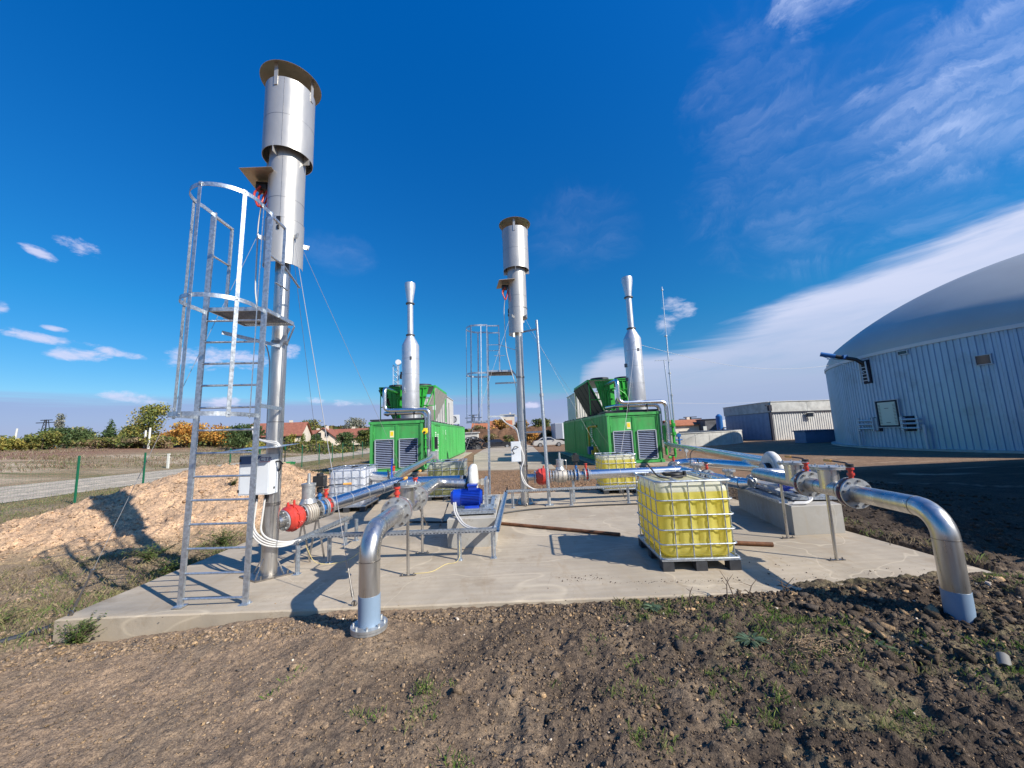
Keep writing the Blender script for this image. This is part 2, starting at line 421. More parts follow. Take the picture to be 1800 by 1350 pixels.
CONC = concrete('slab_concrete', (.43, .365, .28))
CONCP = concrete('plinth_concrete', (.39, .375, .345))

def ground_mat(name, sc=1.0, rough=.95):
    m = bpy.data.materials.new(name); m.use_nodes = True; k = NT(m.node_tree); b = k.n['Principled BSDF']
    at = k.node('ShaderNodeVertexColor', layer_name='tint'); tc = k.node('ShaderNodeTexCoord'); v = tc.outputs['Object']
    a = k.noise(v, 3*sc, 8, .7); f = k.noise(v, 22*sc, 6, .75); g = k.noise(v, 90*sc, 3, .7)
    c = k.mix(1.0, at.outputs[0], k.mix(k.rng(a, .3, .7), (.72, .72, .74), (1.25, 1.2, 1.14)), 'MULTIPLY')
    c = k.mix(1.0, c, k.mix(k.rng(f, .3, .7), (.62, .62, .64), (1.4, 1.36, 1.28)), 'MULTIPLY')
    c = k.mix(1.0, c, k.mix(k.rng(g, .32, .68), (.62, .62, .64), (1.42, 1.38, 1.3)), 'MULTIPLY')
    vo = k.node('ShaderNodeTexVoronoi'); k.put(vo.inputs['Vector'], v); vo.inputs['Scale'].default_value = 46*sc
    st = k.rng(vo.outputs['Distance'], .10, .2, 1, 0); pick = k.node('ShaderNodeSeparateColor'); k.put(pick.inputs[0], vo.outputs['Color'])
    st = k.m('MULTIPLY', st, k.rng(pick.outputs[0], .80, .82, 0, .8)); c = k.mix(st, c, (.33, .26, .18))
    k.put(b.inputs['Base Color'], c); b.inputs['Roughness'].default_value = rough; b.inputs['Specular IOR Level'].default_value = .15
    bn = k.node('ShaderNodeBump'); bn.inputs['Strength'].default_value = .8; bn.inputs['Distance'].default_value = .02
    k.put(bn.inputs['Height'], k.m('ADD', f, k.m('MULTIPLY', g, .5))); k.l.new(bn.outputs[0], b.inputs['Normal'])
    return m
GROUND = ground_mat('soil'); CLAY = ground_mat('clay', .8)

def leaf_mat(name, trans=.25):
    m = bpy.data.materials.new(name); m.use_nodes = True; k = NT(m.node_tree); b = k.n['Principled BSDF']
    at = k.node('ShaderNodeVertexColor', layer_name='tint'); k.l.new(at.outputs[0], b.inputs['Base Color'])
    b.inputs['Roughness'].default_value = .6; b.inputs['Specular IOR Level'].default_value = .25
    tr = k.node('ShaderNodeBsdfTranslucent'); k.l.new(at.outputs[0], tr.inputs[0]); mx = k.node('ShaderNodeMixShader'); mx.inputs[0].default_value = trans
    k.l.new(b.outputs[0], mx.inputs[1]); k.l.new(tr.outputs[0], mx.inputs[2]); k.l.new(mx.outputs[0], k.n['Material Output'].inputs[0])
    return m
LEAF = leaf_mat('leaves')

# ------------------------------------------------------------------ numpy noise
def _hash(ix, iy, seed):
    h = (ix.astype(np.int64)*374761393+iy.astype(np.int64)*668265263+seed*1442695041) & 0x7fffffff
    h = (h ^ (h >> 13))*1274126177 & 0x7fffffff
    h = (h ^ (h >> 16)) & 0xffff
    return h/65535.0
def vn(x, y, seed=0):
    ix = np.floor(x); iy = np.floor(y); fx = x-ix; fy = y-iy; fx = fx*fx*(3-2*fx); fy = fy*fy*(3-2*fy)
    a = _hash(ix, iy, seed); b = _hash(ix+1, iy, seed); c = _hash(ix, iy+1, seed); d = _hash(ix+1, iy+1, seed)
    return (a*(1-fx)+b*fx)*(1-fy)+(c*(1-fx)+d*fx)*fy
def fbm(x, y, o=5, seed=0, g=.5):
    s = 0; a = 1; t_ = 0
    for i in range(o): s = s+a*vn(x*2**i+i*17.3, y*2**i+i*9.1, seed+i); t_ += a; a *= g
    return s/t_
def ss(x, a, b): 
    q = np.clip((x-a)/(b-a), 0, 1); return q*q*(3-2*q)

def terrain(x, y):
    x = np.asarray(x, float); y = np.asarray(y, float)
    front = np.interp(x, [-9, -5.3, -4.4, -3, -1.7, 0, 2, 3.2, 4.0, 5.6, 7, 10], [-.32, -.22, -.19, -.10, -.05, -.035, -.03, .0, .03, .02, -.03, -.08])
    side = np.where(x < 0, -.27-.05*ss(-x, 5, 9), np.interp(x, [5, 6.2, 8, 30], [-.03, -.05, -.12, -.3]))
    back = -.17-.13*ss(np.abs(x), 4, 12)
    z = front*(1-ss(y, 4.6, 7.5))+side*ss(y, 4.6, 7.5)
    z = z*(1-ss(y, 11.5, 16))+back*ss(y, 11.5, 16)
    hill = np.clip((-x-24)/6.0, 0, 1)*.55+2.0*(1-np.exp(-np.clip(-x-31, 0, 200)/16))
    hill = hill+.5*np.exp(-((x+62)**2+(y-66)**2)/500)*ss(-x, 30, 45)+.012*np.clip(y-60, 0, 200)*ss(-x, 20, 40)
    z = z+hill*ss(y, -10, 12)
    z = z+.135*np.exp(-((x+1.39)**2+(y-3.9)**2)/.30)*(1-ss(y, 4.2, 4.5))+.03*np.exp(-((x-4.4)**2+(y-3.8)**2)/.5)*(1-ss(y, 4.2, 4.5))
    z = z+(fbm(x*.05, y*.05, 3, 50)-.5)*.5*ss(np.hypot(x, y-8), 30, 80)
    return z
def th(x, y): return float(terrain(x, y))

# ------------------------------------------------------------------ ground
def lines(segs):
    out = [segs[0][0]]
    for a, b, st in segs:
        n = max(1, int(round((b-a)/st))); out += list(np.linspace(a, b, n+1)[1:])
    return np.array(out)
gx = lines([(-700, -120, 40), (-120, -30, 3), (-30, -9, .35), (-9, -5.6, .05), (-5.6, 6.4, .018), (6.4, 9, .05), (9, 16, .2), (16, 60, 1.5), (60, 700, 40)])
gy = lines([(-60, 0, 10), (0, 2.0, .25), (2.0, 4.9, .016), (4.9, 7, .05), (7, 20, .14), (20, 60, .8), (60, 120, 4), (120, 900, 40)])
GX, GY = np.meshgrid(gx, gy, indexing='xy')
GZ = terrain(GX, GY)
near = 1-ss(np.hypot(GX, GY-4), 9, 22)
inpad = (GX > -5.25) & (GX < 5.9) & (GY > 4.62) & (GY < 12.4)
rgt = ss(GX, -2.5, 3.5)
cl = fbm(GX*3.2, GY*3.2, 5, 3, .62)-.5
fine = fbm(GX*16, GY*16, 4, 11, .6)-.5
bil = np.abs(fbm(GX*9, GY*9, 4, 21, .6)-.5)
mid = fbm(GX*1.1, GY*1.1, 4, 31)-.5
vf = fbm(GX*38, GY*38, 3, 13, .6)-.5; b2_ = np.abs(fbm(GX*20, GY*20, 3, 23, .6)-.5)
disp = near*(mid*.13+cl*(.06+.13*rgt)+fine*(.03+.035*rgt)+vf*(.010+.020*rgt)+(.06-bil*.5)*(.05+.13*rgt)-b2_*(.02+.06*rgt))
edge = 1-ss(np.abs(GY-4.45), .05, .5)
disp = disp*(1-.45*edge)+edge*near*(.012+fine*.03)
disp = np.where(inpad, -.12, disp)
flat = 1-.6*ss(GY, 12, 18)
GZ = GZ+disp*flat
# colour zones (what the soil is made of)
def C3(*c): return np.array(c)[None, None, :]
def lay(col, c, w): return col*(1-w[..., None])+C3(*c)*w[..., None]
n1 = fbm(GX*.9, GY*.9, 5, 61); n2 = fbm(GX*3, GY*3, 4, 71); n3 = fbm(GX*.25, GY*.25, 4, 81)
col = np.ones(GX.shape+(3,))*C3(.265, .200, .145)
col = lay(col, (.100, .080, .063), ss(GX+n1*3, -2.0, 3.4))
col = lay(col, (.06, .048, .040), ss(n1, .52, .66)*ss(GX, -2.0, 1.5)*.8)
col = lay(col, (.235, .185, .135), ss(n2, .56, .72)*.5)
col = lay(col, (.10, .125, .045), ss(n2+.25*n1, .70, .80)*ss(GX, 1.2, 2.2)*(1-ss(GX, 4.6, 6))*ss(GY, 2.0, 2.5)*.22)
col = lay(col, (.060, .047, .036), ss(GX, 5.9, 7.2)*ss(GY, 3.6, 5.5)*(1-ss(GY, 15, 19)))
col = lay(col, (.21, .145, .10), ss(GX, 5.0, 12)*ss(GY, 15, 19))
col = lay(col, (.22, .145, .095), ss(GY, 12.3, 12.6)*(1-ss(np.abs(GX-1), 9, 13)))
tr = (np.abs(np.sin((GY*.55+GX*.16+n3*2)*1.7)) < .16)*ss(GX, 8, 12)*ss(GY, 9, 12)
col = lay(col, (.36, .29, .22), ss(tr.astype(float), 0, 1)*.55*ss(n1, .35, .6))
lf = ss(-GX, 5.2, 5.8)*ss(GY, 3.6, 5.2)
col = lay(col, (.20, .165, .10), lf)
col = lay(col, (.13, .13, .06), lf*ss(n1, .54, .66)*.7)
col = lay(col, (.27, .21, .155), lf*ss(n3, .5, .62)*.7)
fld = ss(-GX, 29, 31)*ss(GY, 5, 12)
col = lay(col, (.23, .18, .12), fld)
col = lay(col, (.42, .35, .28), fld*ss(n3+.15*n1, .54, .62)*(1-ss(-GX, 42, 52)))
col = lay(col, (.11, .12, .05), fld*ss(n1, .58, .68)*(1-ss(-GX, 40, 50)))
far_ = ss(-GX, 42, 50)*ss(GY, 5, 20)
col = lay(col, (.21, .13, .095), far_*ss(n3, .2, .45))
far2 = ss(GY, 70, 100); col = lay(col, (.15, .13, .07), far2)
ny, nx = GX.shape
me = bpy.data.meshes.new('ground')
V = np.stack([GX, GY, GZ], -1).reshape(-1, 3)
idx = np.arange(nx*ny).reshape(ny, nx)
F = np.stack([idx[:-1, :-1], idx[:-1, 1:], idx[1:, 1:], idx[1:, :-1]], -1).reshape(-1, 4)
me.vertices.add(len(V)); me.vertices.foreach_set('co', V.ravel())
me.loops.add(F.size); me.loops.foreach_set('vertex_index', F.ravel())
me.polygons.add(len(F)); me.polygons.foreach_set('loop_start', np.arange(0, F.size, 4)); me.polygons.foreach_set('loop_total', np.full(len(F), 4))
me.polygons.foreach_set('use_smooth', np.ones(len(F), bool)); me.update()
ca = me.color_attributes.new('tint', 'FLOAT_COLOR', 'POINT')
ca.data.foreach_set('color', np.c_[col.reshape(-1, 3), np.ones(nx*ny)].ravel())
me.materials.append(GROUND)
go = bpy.data.objects.new('ground', me); COL.objects.link(go); tag(go, kind='structure')

# slabs
pad_out = [(-5.2, 4.72), (-4.5, 4.715), (-3.0, 4.66), (-1.7, 4.61), (0, 4.57), (1.3, 4.52), (3.1, 4.46), (4.4, 4.41), (5.76, 4.36), (5.76, 12.35), (-5.14, 12.35)]
b = MB(); pp = []
for i in range(len(pad_out)):
    a, c = np.array(pad_out[i]), np.array(pad_out[(i+1) % len(pad_out)]); L = np.hypot(*(c-a)); n = max(2, int(L/.12))
    for k in range(n):
        p = a+(c-a)*k/n; j = .012*(random.random()-.5); pp.append((p[0]+j, p[1]+j))
n = len(pp); cx_, cy_ = .3, 8.4
vs = [(p[0], p[1], -.35) for p in pp]+[(p[0], p[1], -.012-.006*random.random()) for p in pp]
vs += [(p[0]+(cx_-p[0])*.004, p[1]+(cy_-p[1])*.004, 0) for p in pp]
b.add(vs, [(i, (i+1) % n, n+(i+1) % n, n+i) for i in range(n)]+[(n+i, n+(i+1) % n, 2*n+(i+1) % n, 2*n+i) for i in range(n)]+[tuple(range(2*n, 3*n))])
o = b.build('concrete_pad', CONC, smooth=30); tag(o, kind='structure')
b = MB(); b.prism([(-1.95, 22.6), (2.75, 21.4), (4.2, 60), (3.9, 70), (-3.0, 72), (-3.3, 40)], -.5, -.13)
tag(b.build('concrete_path', CONC), kind='structure')
b = MB(); b.prism([(-8.6, 22.2), (-4.1, 22.2), (-4.1, 47), (-8.6, 47)], -.6, -.10)
b.prism([(5.3, 21.6), (9.6, 21.6), (9.6, 39), (5.3, 39)], -.6, -.12)
tag(b.build('footing_slab', CONC), kind='structure')
# gravel road beyond the fence, laid on the terrain
def drape(name, xs_of_y, ys, material, dz=.04, nxs=10, colr=(.36, .33, .29), jitter=.3):
    b = MB(); rows = []
    for y in ys:
        x0, x1 = xs_of_y(y); row = []
        for k in range(nxs+1):
            x = x0+(x1-x0)*k/nxs; row.append((x, y, th(x, y)+dz*math.sin(math.pi*min(max(k/nxs, .02), .98))+dz*.6))
        rows.append(row)
    vs = [p for r_ in rows for p in r_]; m_ = nxs+1; fs = []
    for j in range(len(rows)-1):
        for k in range(nxs): fs.append((j*m_+k, j*m_+k+1, (j+1)*m_+k+1, (j+1)*m_+k))
    for i, f in enumerate(fs):
        k = i % nxs; q = 1+.12*math.sin(k*2.4)+.05*random.random(); b.add([], []); b.f.append(list(f)); b.fc.append(tuple(c*q for c in colr))
    b.v = vs
    return b.build(name, material)
rd = drape('gravel_road', lambda y: (-28.3-.3*math.sin(y*.1), -23.6+.4*math.sin(y*.07)+.045*max(0, y-25)), [2+1.0*i for i in range(0, 90)], CLAY)
tag(rd, kind='structure')

# clay mound to the left
mx = np.linspace(-16, -5.2, 190); my = np.linspace(6.6, 17, 180); MX, MY = np.meshgrid(mx, my)
cpts = np.array([(-14.6, 9.9, .12), (-12.6, 10.2, .45), (-11.2, 11.0, .95), (-10.2, 12.2, 1.35), (-9.2, 12.9, 1.55), (-8.3, 13.1, 1.6), (-7.4, 13.2, 1.25)])
mz = np.zeros(MX.shape)
for i in range(len(cpts)-1):
    for tt in np.linspace(0, 1, 5):
        c = cpts[i]*(1-tt)+cpts[i+1]*tt; rad = 1.3+1.75*c[2]
        d = np.hypot((MX-c[0]), (MY-c[1])*1.0)/rad; mz = np.maximum(mz, c[2]*np.clip(1-d, 0, 1)**.85*1.06)
mz = np.maximum(mz, .38*np.clip(1-np.hypot((MX+9.6)/3.4, (MY-9.4)/1.3), 0, 1))
mz = np.maximum(mz, .30*np.clip(1-np.hypot((MX+12.2)/3.0, (MY-9.0)/1.2), 0, 1))
amp = ss(mz, .01, .3)
mz = mz+amp*((fbm(MX*1.7, MY*1.7, 5, 91, .6)-.5)*.42-np.abs(fbm(MX*3.4, MY*3.4, 4, 95, .6)-.5)*.35+(fbm(MX*12, MY*12, 3, 96)-.5)*.10-(np.abs(fbm(MX*1.3+3, MY*2.6, 5, 97, .62)-.5) < .018)*.05)
MZ = terrain(MX, MY)+mz-.05*(mz < .02)
MZ = np.where(mz < .02, MZ-.12, MZ)
ny, nx = MX.shape; b = MB(); b.v = [tuple(p) for p in np.stack([MX, MY, MZ], -1).reshape(-1, 3)]
cn = fbm(MX*2, MY*2, 4, 99)
for j in range(ny-1):
    for i in range(nx-1):
        if mz[j:j+2, i:i+2].max() > .005:
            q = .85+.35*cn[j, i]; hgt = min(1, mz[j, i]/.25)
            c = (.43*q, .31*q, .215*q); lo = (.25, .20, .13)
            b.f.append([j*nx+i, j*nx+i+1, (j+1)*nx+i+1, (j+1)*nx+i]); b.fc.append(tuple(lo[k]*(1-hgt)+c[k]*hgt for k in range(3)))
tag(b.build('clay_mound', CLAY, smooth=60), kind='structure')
def mound_z(x, y):
    i = int((x+16)/10.8*189); j = int((y-6.6)/10.4*179)
    if 0 <= i < 190 and 0 <= j < 180 and mz[j, i] > .02: return float(MZ[j, i])
    return th(x, y)

# loose clods and pebbles
ico_v = []; g_ = (1+5**.5)/2
for a, c in ((-1, g_), (1, g_), (-1, -g_), (1, -g_)): ico_v += [(a, c, 0)]
for a, c in ((-1, g_), (1, g_), (-1, -g_), (1, -g_)): ico_v += [(0, a, c)]
for a, c in ((-1, g_), (1, g_), (-1, -g_), (1, -g_)): ico_v += [(c, 0, a)]
ico_v = np.array(ico_v)/np.linalg.norm(ico_v[0])
ico_f = [(0, 11, 5), (0, 5, 1), (0, 1, 7), (0, 7, 10), (0, 10, 11), (1, 5, 9), (5, 11, 4), (11, 10, 2), (10, 7, 6), (7, 1, 8), (3, 9, 4), (3, 4, 2), (3, 2, 6), (3, 6, 8), (3, 8, 9), (4, 9, 5), (2, 4, 11), (6, 2, 10), (8, 6, 7), (9, 8, 1)]
xi = lambda x: np.clip(np.searchsorted(gx, x)-1, 0, len(gx)-2)
yi = lambda y: np.clip(np.searchsorted(gy, y)-1, 0, len(gy)-2)
def gz(x, y): return float(GZ[yi(y), xi(x)])
def clods(name, N, xr, yr, smin, smax, colf, test=None, seed=1, kind='stuff', zf=gz):
    r_ = np.random.default_rng(seed); b = MB()
    for _ in range(N):
        x = r_.uniform(*xr); y = r_.uniform(*yr)
        if test and not test(x, y, r_): continue
        s_ = smin*(smax/smin)**(r_.random()**2.2); sc = s_*(.7+.6*r_.random(3)); sc[2] *= .7
        a = r_.random()*6.3; v = ico_v*(.6+.7*r_.random((12, 1)))*sc
        vx = v[:, 0]*math.cos(a)-v[:, 1]*math.sin(a); vy = v[:, 0]*math.sin(a)+v[:, 1]*math.cos(a)
        z = zf(x, y)+s_*.15
        b.add(np.c_[vx+x, vy+y, v[:, 2]+z], ico_f, colf(x, y, r_))
    return b
def soilc(x, y, r_):
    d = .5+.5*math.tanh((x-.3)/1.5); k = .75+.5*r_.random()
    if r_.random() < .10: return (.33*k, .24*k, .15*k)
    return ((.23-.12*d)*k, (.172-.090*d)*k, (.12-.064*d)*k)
def fast_clods(name, layers, material, label):
    """layers: (seed, x, y, size, rgb, z) arrays; every stone gets its own bent icosphere in one mesh"""
    VV, CC = [], []; F0 = np.array(ico_f); nv = 0; FF = []
    for (sd, x, y, sz, rgb, z) in layers:
        r_ = np.random.default_rng(sd); n = len(x); v = ico_v[None]*(.38+1.0*r_.random((n, 12, 1)))*(sz[:, None, None]*(.65+.7*r_.random((n, 1, 3))))
        a = r_.random(n)*6.28; ca_, sa_ = np.cos(a)[:, None], np.sin(a)[:, None]; vx = v[..., 0]*ca_-v[..., 1]*sa_; vy = v[..., 0]*sa_+v[..., 1]*ca_
        V = np.stack([vx+x[:, None], vy+y[:, None], v[..., 2]*.75+(z+sz*.18)[:, None]], -1); VV.append(V.reshape(-1, 3))
        FF.append((F0[None]+(nv+12*np.arange(n))[:, None, None]).reshape(-1, 3)); nv += 12*n; CC.append(np.repeat(rgb, 12, axis=0))
    V = np.concatenate(VV); F = np.concatenate(FF); C_ = np.concatenate(CC); me = bpy.data.meshes.new(name)
    me.vertices.add(len(V)); me.vertices.foreach_set('co', V.ravel()); me.loops.add(F.size); me.loops.foreach_set('vertex_index', F.ravel())
    me.polygons.add(len(F)); me.polygons.foreach_set('loop_start', np.arange(0, F.size, 3)); me.polygons.foreach_set('loop_total', np.full(len(F), 3)); me.update()
    at_ = me.color_attributes.new('tint', 'FLOAT_COLOR', 'POINT'); at_.data.foreach_set('color', np.c_[C_, np.ones(len(C_))].ravel()); me.materials.append(material)
    o = bpy.data.objects.new(name, me); COL.objects.link(o); return tag(o, label, kind='stuff')
def gzv(x, y): return GZ[yi(y), xi(x)]
def layer(seed, n, xr, yr, smin, smax, keep=None, pal='soil', zf=gzv, pw=2.4):
    r_ = np.random.default_rng(seed); x = r_.uniform(*xr, n); y = r_.uniform(*yr, n)
    if keep is not None: m = r_.random(n) < keep(x, y); x, y = x[m], y[m]
    n = len(x); sz = smin*(smax/smin)**(r_.random(n)**pw); k = .65+.7*r_.random((n, 1)); pick = r_.random(n)
    if pal == 'soil':
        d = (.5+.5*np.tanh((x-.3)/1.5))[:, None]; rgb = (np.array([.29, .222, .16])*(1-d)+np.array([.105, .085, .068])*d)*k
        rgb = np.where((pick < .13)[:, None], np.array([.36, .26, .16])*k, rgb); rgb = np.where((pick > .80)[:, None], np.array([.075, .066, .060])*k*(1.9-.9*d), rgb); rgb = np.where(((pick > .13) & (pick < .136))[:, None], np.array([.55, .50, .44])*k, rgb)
    else: rgb = np.array(pal)[None]*k
    return (seed, x, y, sz, np.clip(rgb, 0, 1), zf(x, y))
patch = lambda x, y: fbm(x*1.6, y*1.6, 4, 401)
L_ = [layer(1, 120000, (-6.5, 8), (1.7, 4.5), .003, .014, lambda x, y: .35+.65/(1+np.exp(-(x+.3)*1.5))),
      layer(2, 26000, (-3, 8), (1.7, 4.46), .007, .022, lambda x, y: ss(patch(x, y), .40, .60)/(1+np.exp(-(x-.2)*1.6))),
      layer(3, 260, (-5, 7), (1.8, 4.4), .018, .042, lambda x, y: .25+.75/(1+np.exp(-(x-.3)*1.6))),
      layer(5, 900, (2.8, 6.6), (3.1, 4.42), .012, .065, pw=1.8),
      layer(6, 9000, (-5.2, 5.7), (4.18, 4.52), .004, .026, lambda x, y: (y < 4.64-.045*(x+1.5))*1.0),
      layer(7, 500, (-4.8, 5.6), (4.5, 4.95), .002, .010, lambda x, y: .15+.85*ss(x, 1, 3), zf=lambda x, y: x*0+.002),
      layer(31, 260, (.35, 1.5), (5.0, 5.35), .002, .011, lambda x, y: np.exp(-((x-.95)/.3)**2-((y-5.17)/.1)**2), pal=(.07, .05, .04), zf=lambda x, y: x*0+.002),
      layer(32, 500, (1.2, 2.9), (4.72, 4.98), .002, .012, lambda x, y: np.exp(-((y-4.93+.07*(x-1.2))/.035)**2), pal=(.08, .06, .045), zf=lambda x, y: x*0+.002),
      layer(33, 160, (3.2, 4.6), (4.6, 5.6), .003, .016, lambda x, y: .2+0*x, pal=(.08, .06, .045), zf=lambda x, y: x*0+.002),
      layer(8, 14000, (-1.5, 9), (12.45, 21), .008, .045, pal=(.25, .17, .11)),
      layer(9, 7000, (-9.5, -5.25), (3.8, 10), .006, .04, pal=(.26, .205, .15)),
      layer(10, 9000, (5.9, 12), (4.8, 15), .008, .05, pal=(.085, .068, .055))]
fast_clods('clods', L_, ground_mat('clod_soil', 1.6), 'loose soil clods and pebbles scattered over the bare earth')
mzv = lambda x, y: MZ[np.clip(((y-6.6)/10.4*179).astype(int), 0, 179), np.clip(((x+16)/10.8*189).astype(int), 0, 189)]
mhv = lambda x, y: mz[np.clip(((y-6.6)/10.4*179).astype(int), 0, 179), np.clip(((x+16)/10.8*189).astype(int), 0, 189)]
fast_clods('clay_lumps', [layer(21, 30000, (-15, -5.3), (7.2, 15), .006, .032, lambda x, y: (mhv(x, y) > .05)*1.0, pal=(.44, .32, .22), zf=mzv, pw=2.0), layer(22, 200, (-15, -5.3), (7.2, 15), .03, .09, lambda x, y: (mhv(x, y) > .05)*1.0, pal=(.44, .30, .20), zf=mzv), layer(23, 2500, (-15, -5.3), (7.2, 14), .008, .03, lambda x, y: (mhv(x, y) > .02)*1.0, pal=(.20, .14, .09), zf=mzv)], CLAY, 'lumps of pale orange clay lying on the clay mound')

# ================================================================== flare stacks
def text_mesh(name, body, size, mtl, parent, loc, rot, extr=.002, sx=1.0):
    cu = bpy.data.curves.new('txt', 'FONT'); cu.body = body; cu.size = size; cu.extrude = extr; cu.align_x = 'LEFT'
    to = bpy.data.objects.new('txt', cu); COL.objects.link(to)
    dg = bpy.context.evaluated_depsgraph_get(); me = bpy.data.meshes.new_from_object(to.evaluated_get(dg))
    bpy.data.objects.remove(to); bpy.data.curves.remove(cu)
    M = Matrix.Translation(Vector(loc)-OFF.get(parent.name, Vector())) @ rot.to_4x4() @ Matrix.Diagonal((sx, 1, 1, 1))
    me.transform(M); me.materials.clear(); me.materials.append(mtl)
    o = bpy.data.objects.new(name, me); COL.objects.link(o); o.parent = parent; return o

def flare(label, loc, rz, can_ang, group):
    """local frame: front (ladder side) is -y"""
    t_ = thing('flare_stack', label, 'flare stack', (0, 0, 0), group)
    b = MB(); b.cyl((0, 0, .02), (0, 0, 5.3), .108, n=32); b.build('pole', STEEL, t_)
    b = MB()
    for z in (1.0, 2.2, 3.4): b.ring((0, 0, z), (0, 0, z+.012), .111, .1, 32)
    b.ring((0, 0, .98), (0, 0, 1.03), .114, .1, 32); b.ring((0, 0, 3.42), (0, 0, 3.46), .12, .1, 32)
    b.build('pole_clamp', WELD, t_)
    b = MB(); b.prism([(-.38, -.06), (.0, -.30), (.36, .0), (.0, .34)], 0.0, .022); b.bolts((-.27, -.05, .03), (0, 0, 1), .02, 1, .014, .05); b.bolts((.26, .01, .03), (0, 0, 1), .02, 1, .014, .05)
    b.bolts((.02, -.22, .03), (0, 0, 1), .02, 1, .014, .05)
    b.build('base_plate', WELD, t_)
    b = MB()
    for a in (-90, 0, 90, 180):
        c, s_ = math.cos(R(a-10)), math.sin(R(a-10)); n_ = Vector((-s_, c, 0))*.004
        q = [Vector((c*.225, s_*.225, .022)), Vector((c*.255, s_*.255, .022)), Vector((c*.108, s_*.108, .26))]
        b.add([p+n_ for p in q]+[p-n_ for p in q], [(0, 1, 2), (5, 4, 3), (0, 3, 4, 1), (1, 4, 5, 2), (2, 5, 3, 0)])
    b.build('gusset', STEEL, t_)
    # lower burner tube
    b = MB(); b.lathe([(.10, 5.13), (.262, 5.13), (.265, 5.13), (.265, 6.95), (.245, 6.95), (.245, 5.15)], (0, 0, 0), 48)
    b.build('burner_tube', FLARE, t_)
    # half shell hanging on the front
    b = MB(); b.lathe([(.272, 4.66), (.278, 4.66), (.278, 5.42), (.272, 5.42)], (0, 0, 0), 40, R(-195), R(25))
    b.build('wind_shell', FLARE, t_)
    b = MB(); b.lathe([(.362, 6.55), (.370, 6.55), (.370, 7.78), (.362, 7.78), (.362, 6.55)], (0, 0, 0), 56)
    b.build('outer_shroud', FLARE, t_)
    b = MB()
    for a in (-95, -5, 85, 175):
        c, s_ = math.cos(R(a)), math.sin(R(a)); b.bar((c*.32, s_*.32, 6.45), (c*.32, s_*.32, 6.62), .10, .012, up=(-s_, c, 0))
        b.bar((c*.375, s_*.375, 7.62), (c*.375, s_*.375, 8.02), .012, .06, up=(-s_, c, 0))
    b.build('cap_strut', FLARE, t_)
    b = MB(); b.lathe([(.0, 8.085), (.2, 8.07), (.38, 8.02), (.458, 7.975), (.462, 7.98), (.385, 8.03), (.2, 8.082), (.0, 8.097)], (0, 0, 0), 48)
    b.build('rain_cap', DARKST, t_)
    # seams and bands
    b = MB()
    for a in (-75, 100):
        c, s_ = math.cos(R(a)), math.sin(R(a)); b.bar((c*.371, s_*.371, 6.56), (c*.371, s_*.371, 7.77), .006, .003, up=(c, s_, 0)); b.bar((c*.266, s_*.266, 5.2), (c*.266, s_*.266, 6.5), .006, .003, up=(c, s_, 0))
    for z, r_ in ((7.12, .371), (5.75, .2665), (5.40, .279)): b.ring((0, 0, z), (0, 0, z+.006), r_, r_-.01, 48)
    b.build('weld_seam', WELD, t_)
    # igniter canopy
    ca, sa = math.cos(can_ang), math.sin(can_ang)
    def L(x, y, z): return (x*ca-y*sa, x*sa+y*ca, z)
    b = MB(); b.plate([L(.10, -.33, 6.20), L(.56, -.33, 6.14), L(.56, .33, 6.14), L(.10, .33, 6.20)], .006); b.build('igniter_canopy', DARKST, t_)
    b = MB(); b.box(L(.36, .0, 6.05), (.16, .13, .12), can_ang); b.bar(L(.25, 0, 6.08), L(.42, 0, 6.08), .2, .01); b.build('igniter_box', BLK, t_)
    b = MB()
    for k in range(3):
        dy = -.08+.08*k; pts = [L(.36, dy, 6.02), L(.40+.03*k, dy, 5.88), L(.36, dy+.03, 5.70-.04*k), L(.31, dy, 5.78), L(.275, dy*.6, 5.92+.02*k)]
        b.tube(arc_path(pts, .07, 5), .016, 8)
    b.build('igniter_cable', BOXB, t_)
    b = MB(); b.tube(arc_path([L(.36, .02, 5.7), L(.40, .0, 5.4), L(.38, .02, 4.2), L(.22, .0, 3.5), L(.125, 0, 3.2), L(.118, 0, 1.9)], .2, 5), .010, 6); b.build('igniter_lead', CABLE, t_)
    # lugs where the guy wires fasten
    b = MB()
    for a in (-150, -30, 40, 150):
        c, s_ = math.cos(R(a)), math.sin(R(a)); b.bar((c*.26, s_*.26, 5.12), (c*.35, s_*.35, 5.12), .012, .07); b.cyl((c*.34, s_*.34, 5.09), (c*.36, s_*.36, 5.16), .018, n=10)
    b.build('wire_lug', FLANGE, t_)
    b = MB(); b.box((.06, -.275, 5.34), (.06, .02, .12)); b.box((.06, -.28, 5.22), (.035, .02, .06)); b.build('inspection_latch', BLK, t_)
    t_.location = loc; t_.rotation_euler = (0, 0, rz); t_.matrix_basis = Matrix.Translation(loc) @ Matrix.Rotation(R(.45), 4, 'Y') @ Matrix.Rotation(rz, 4, 'Z'); return t_
GF = 'flare stacks standing on the concrete pad'
F1 = (-3.50, 5.86, 0); F2 = (.46, 10.48, 0)
flare('near left flare stack with broad rain cap, tallest thing in the picture', F1, 0, R(188), GF)
flare('smaller looking flare stack in the centre behind the cable tray and long grey mast', F2, R(-90), R(-82), GF)

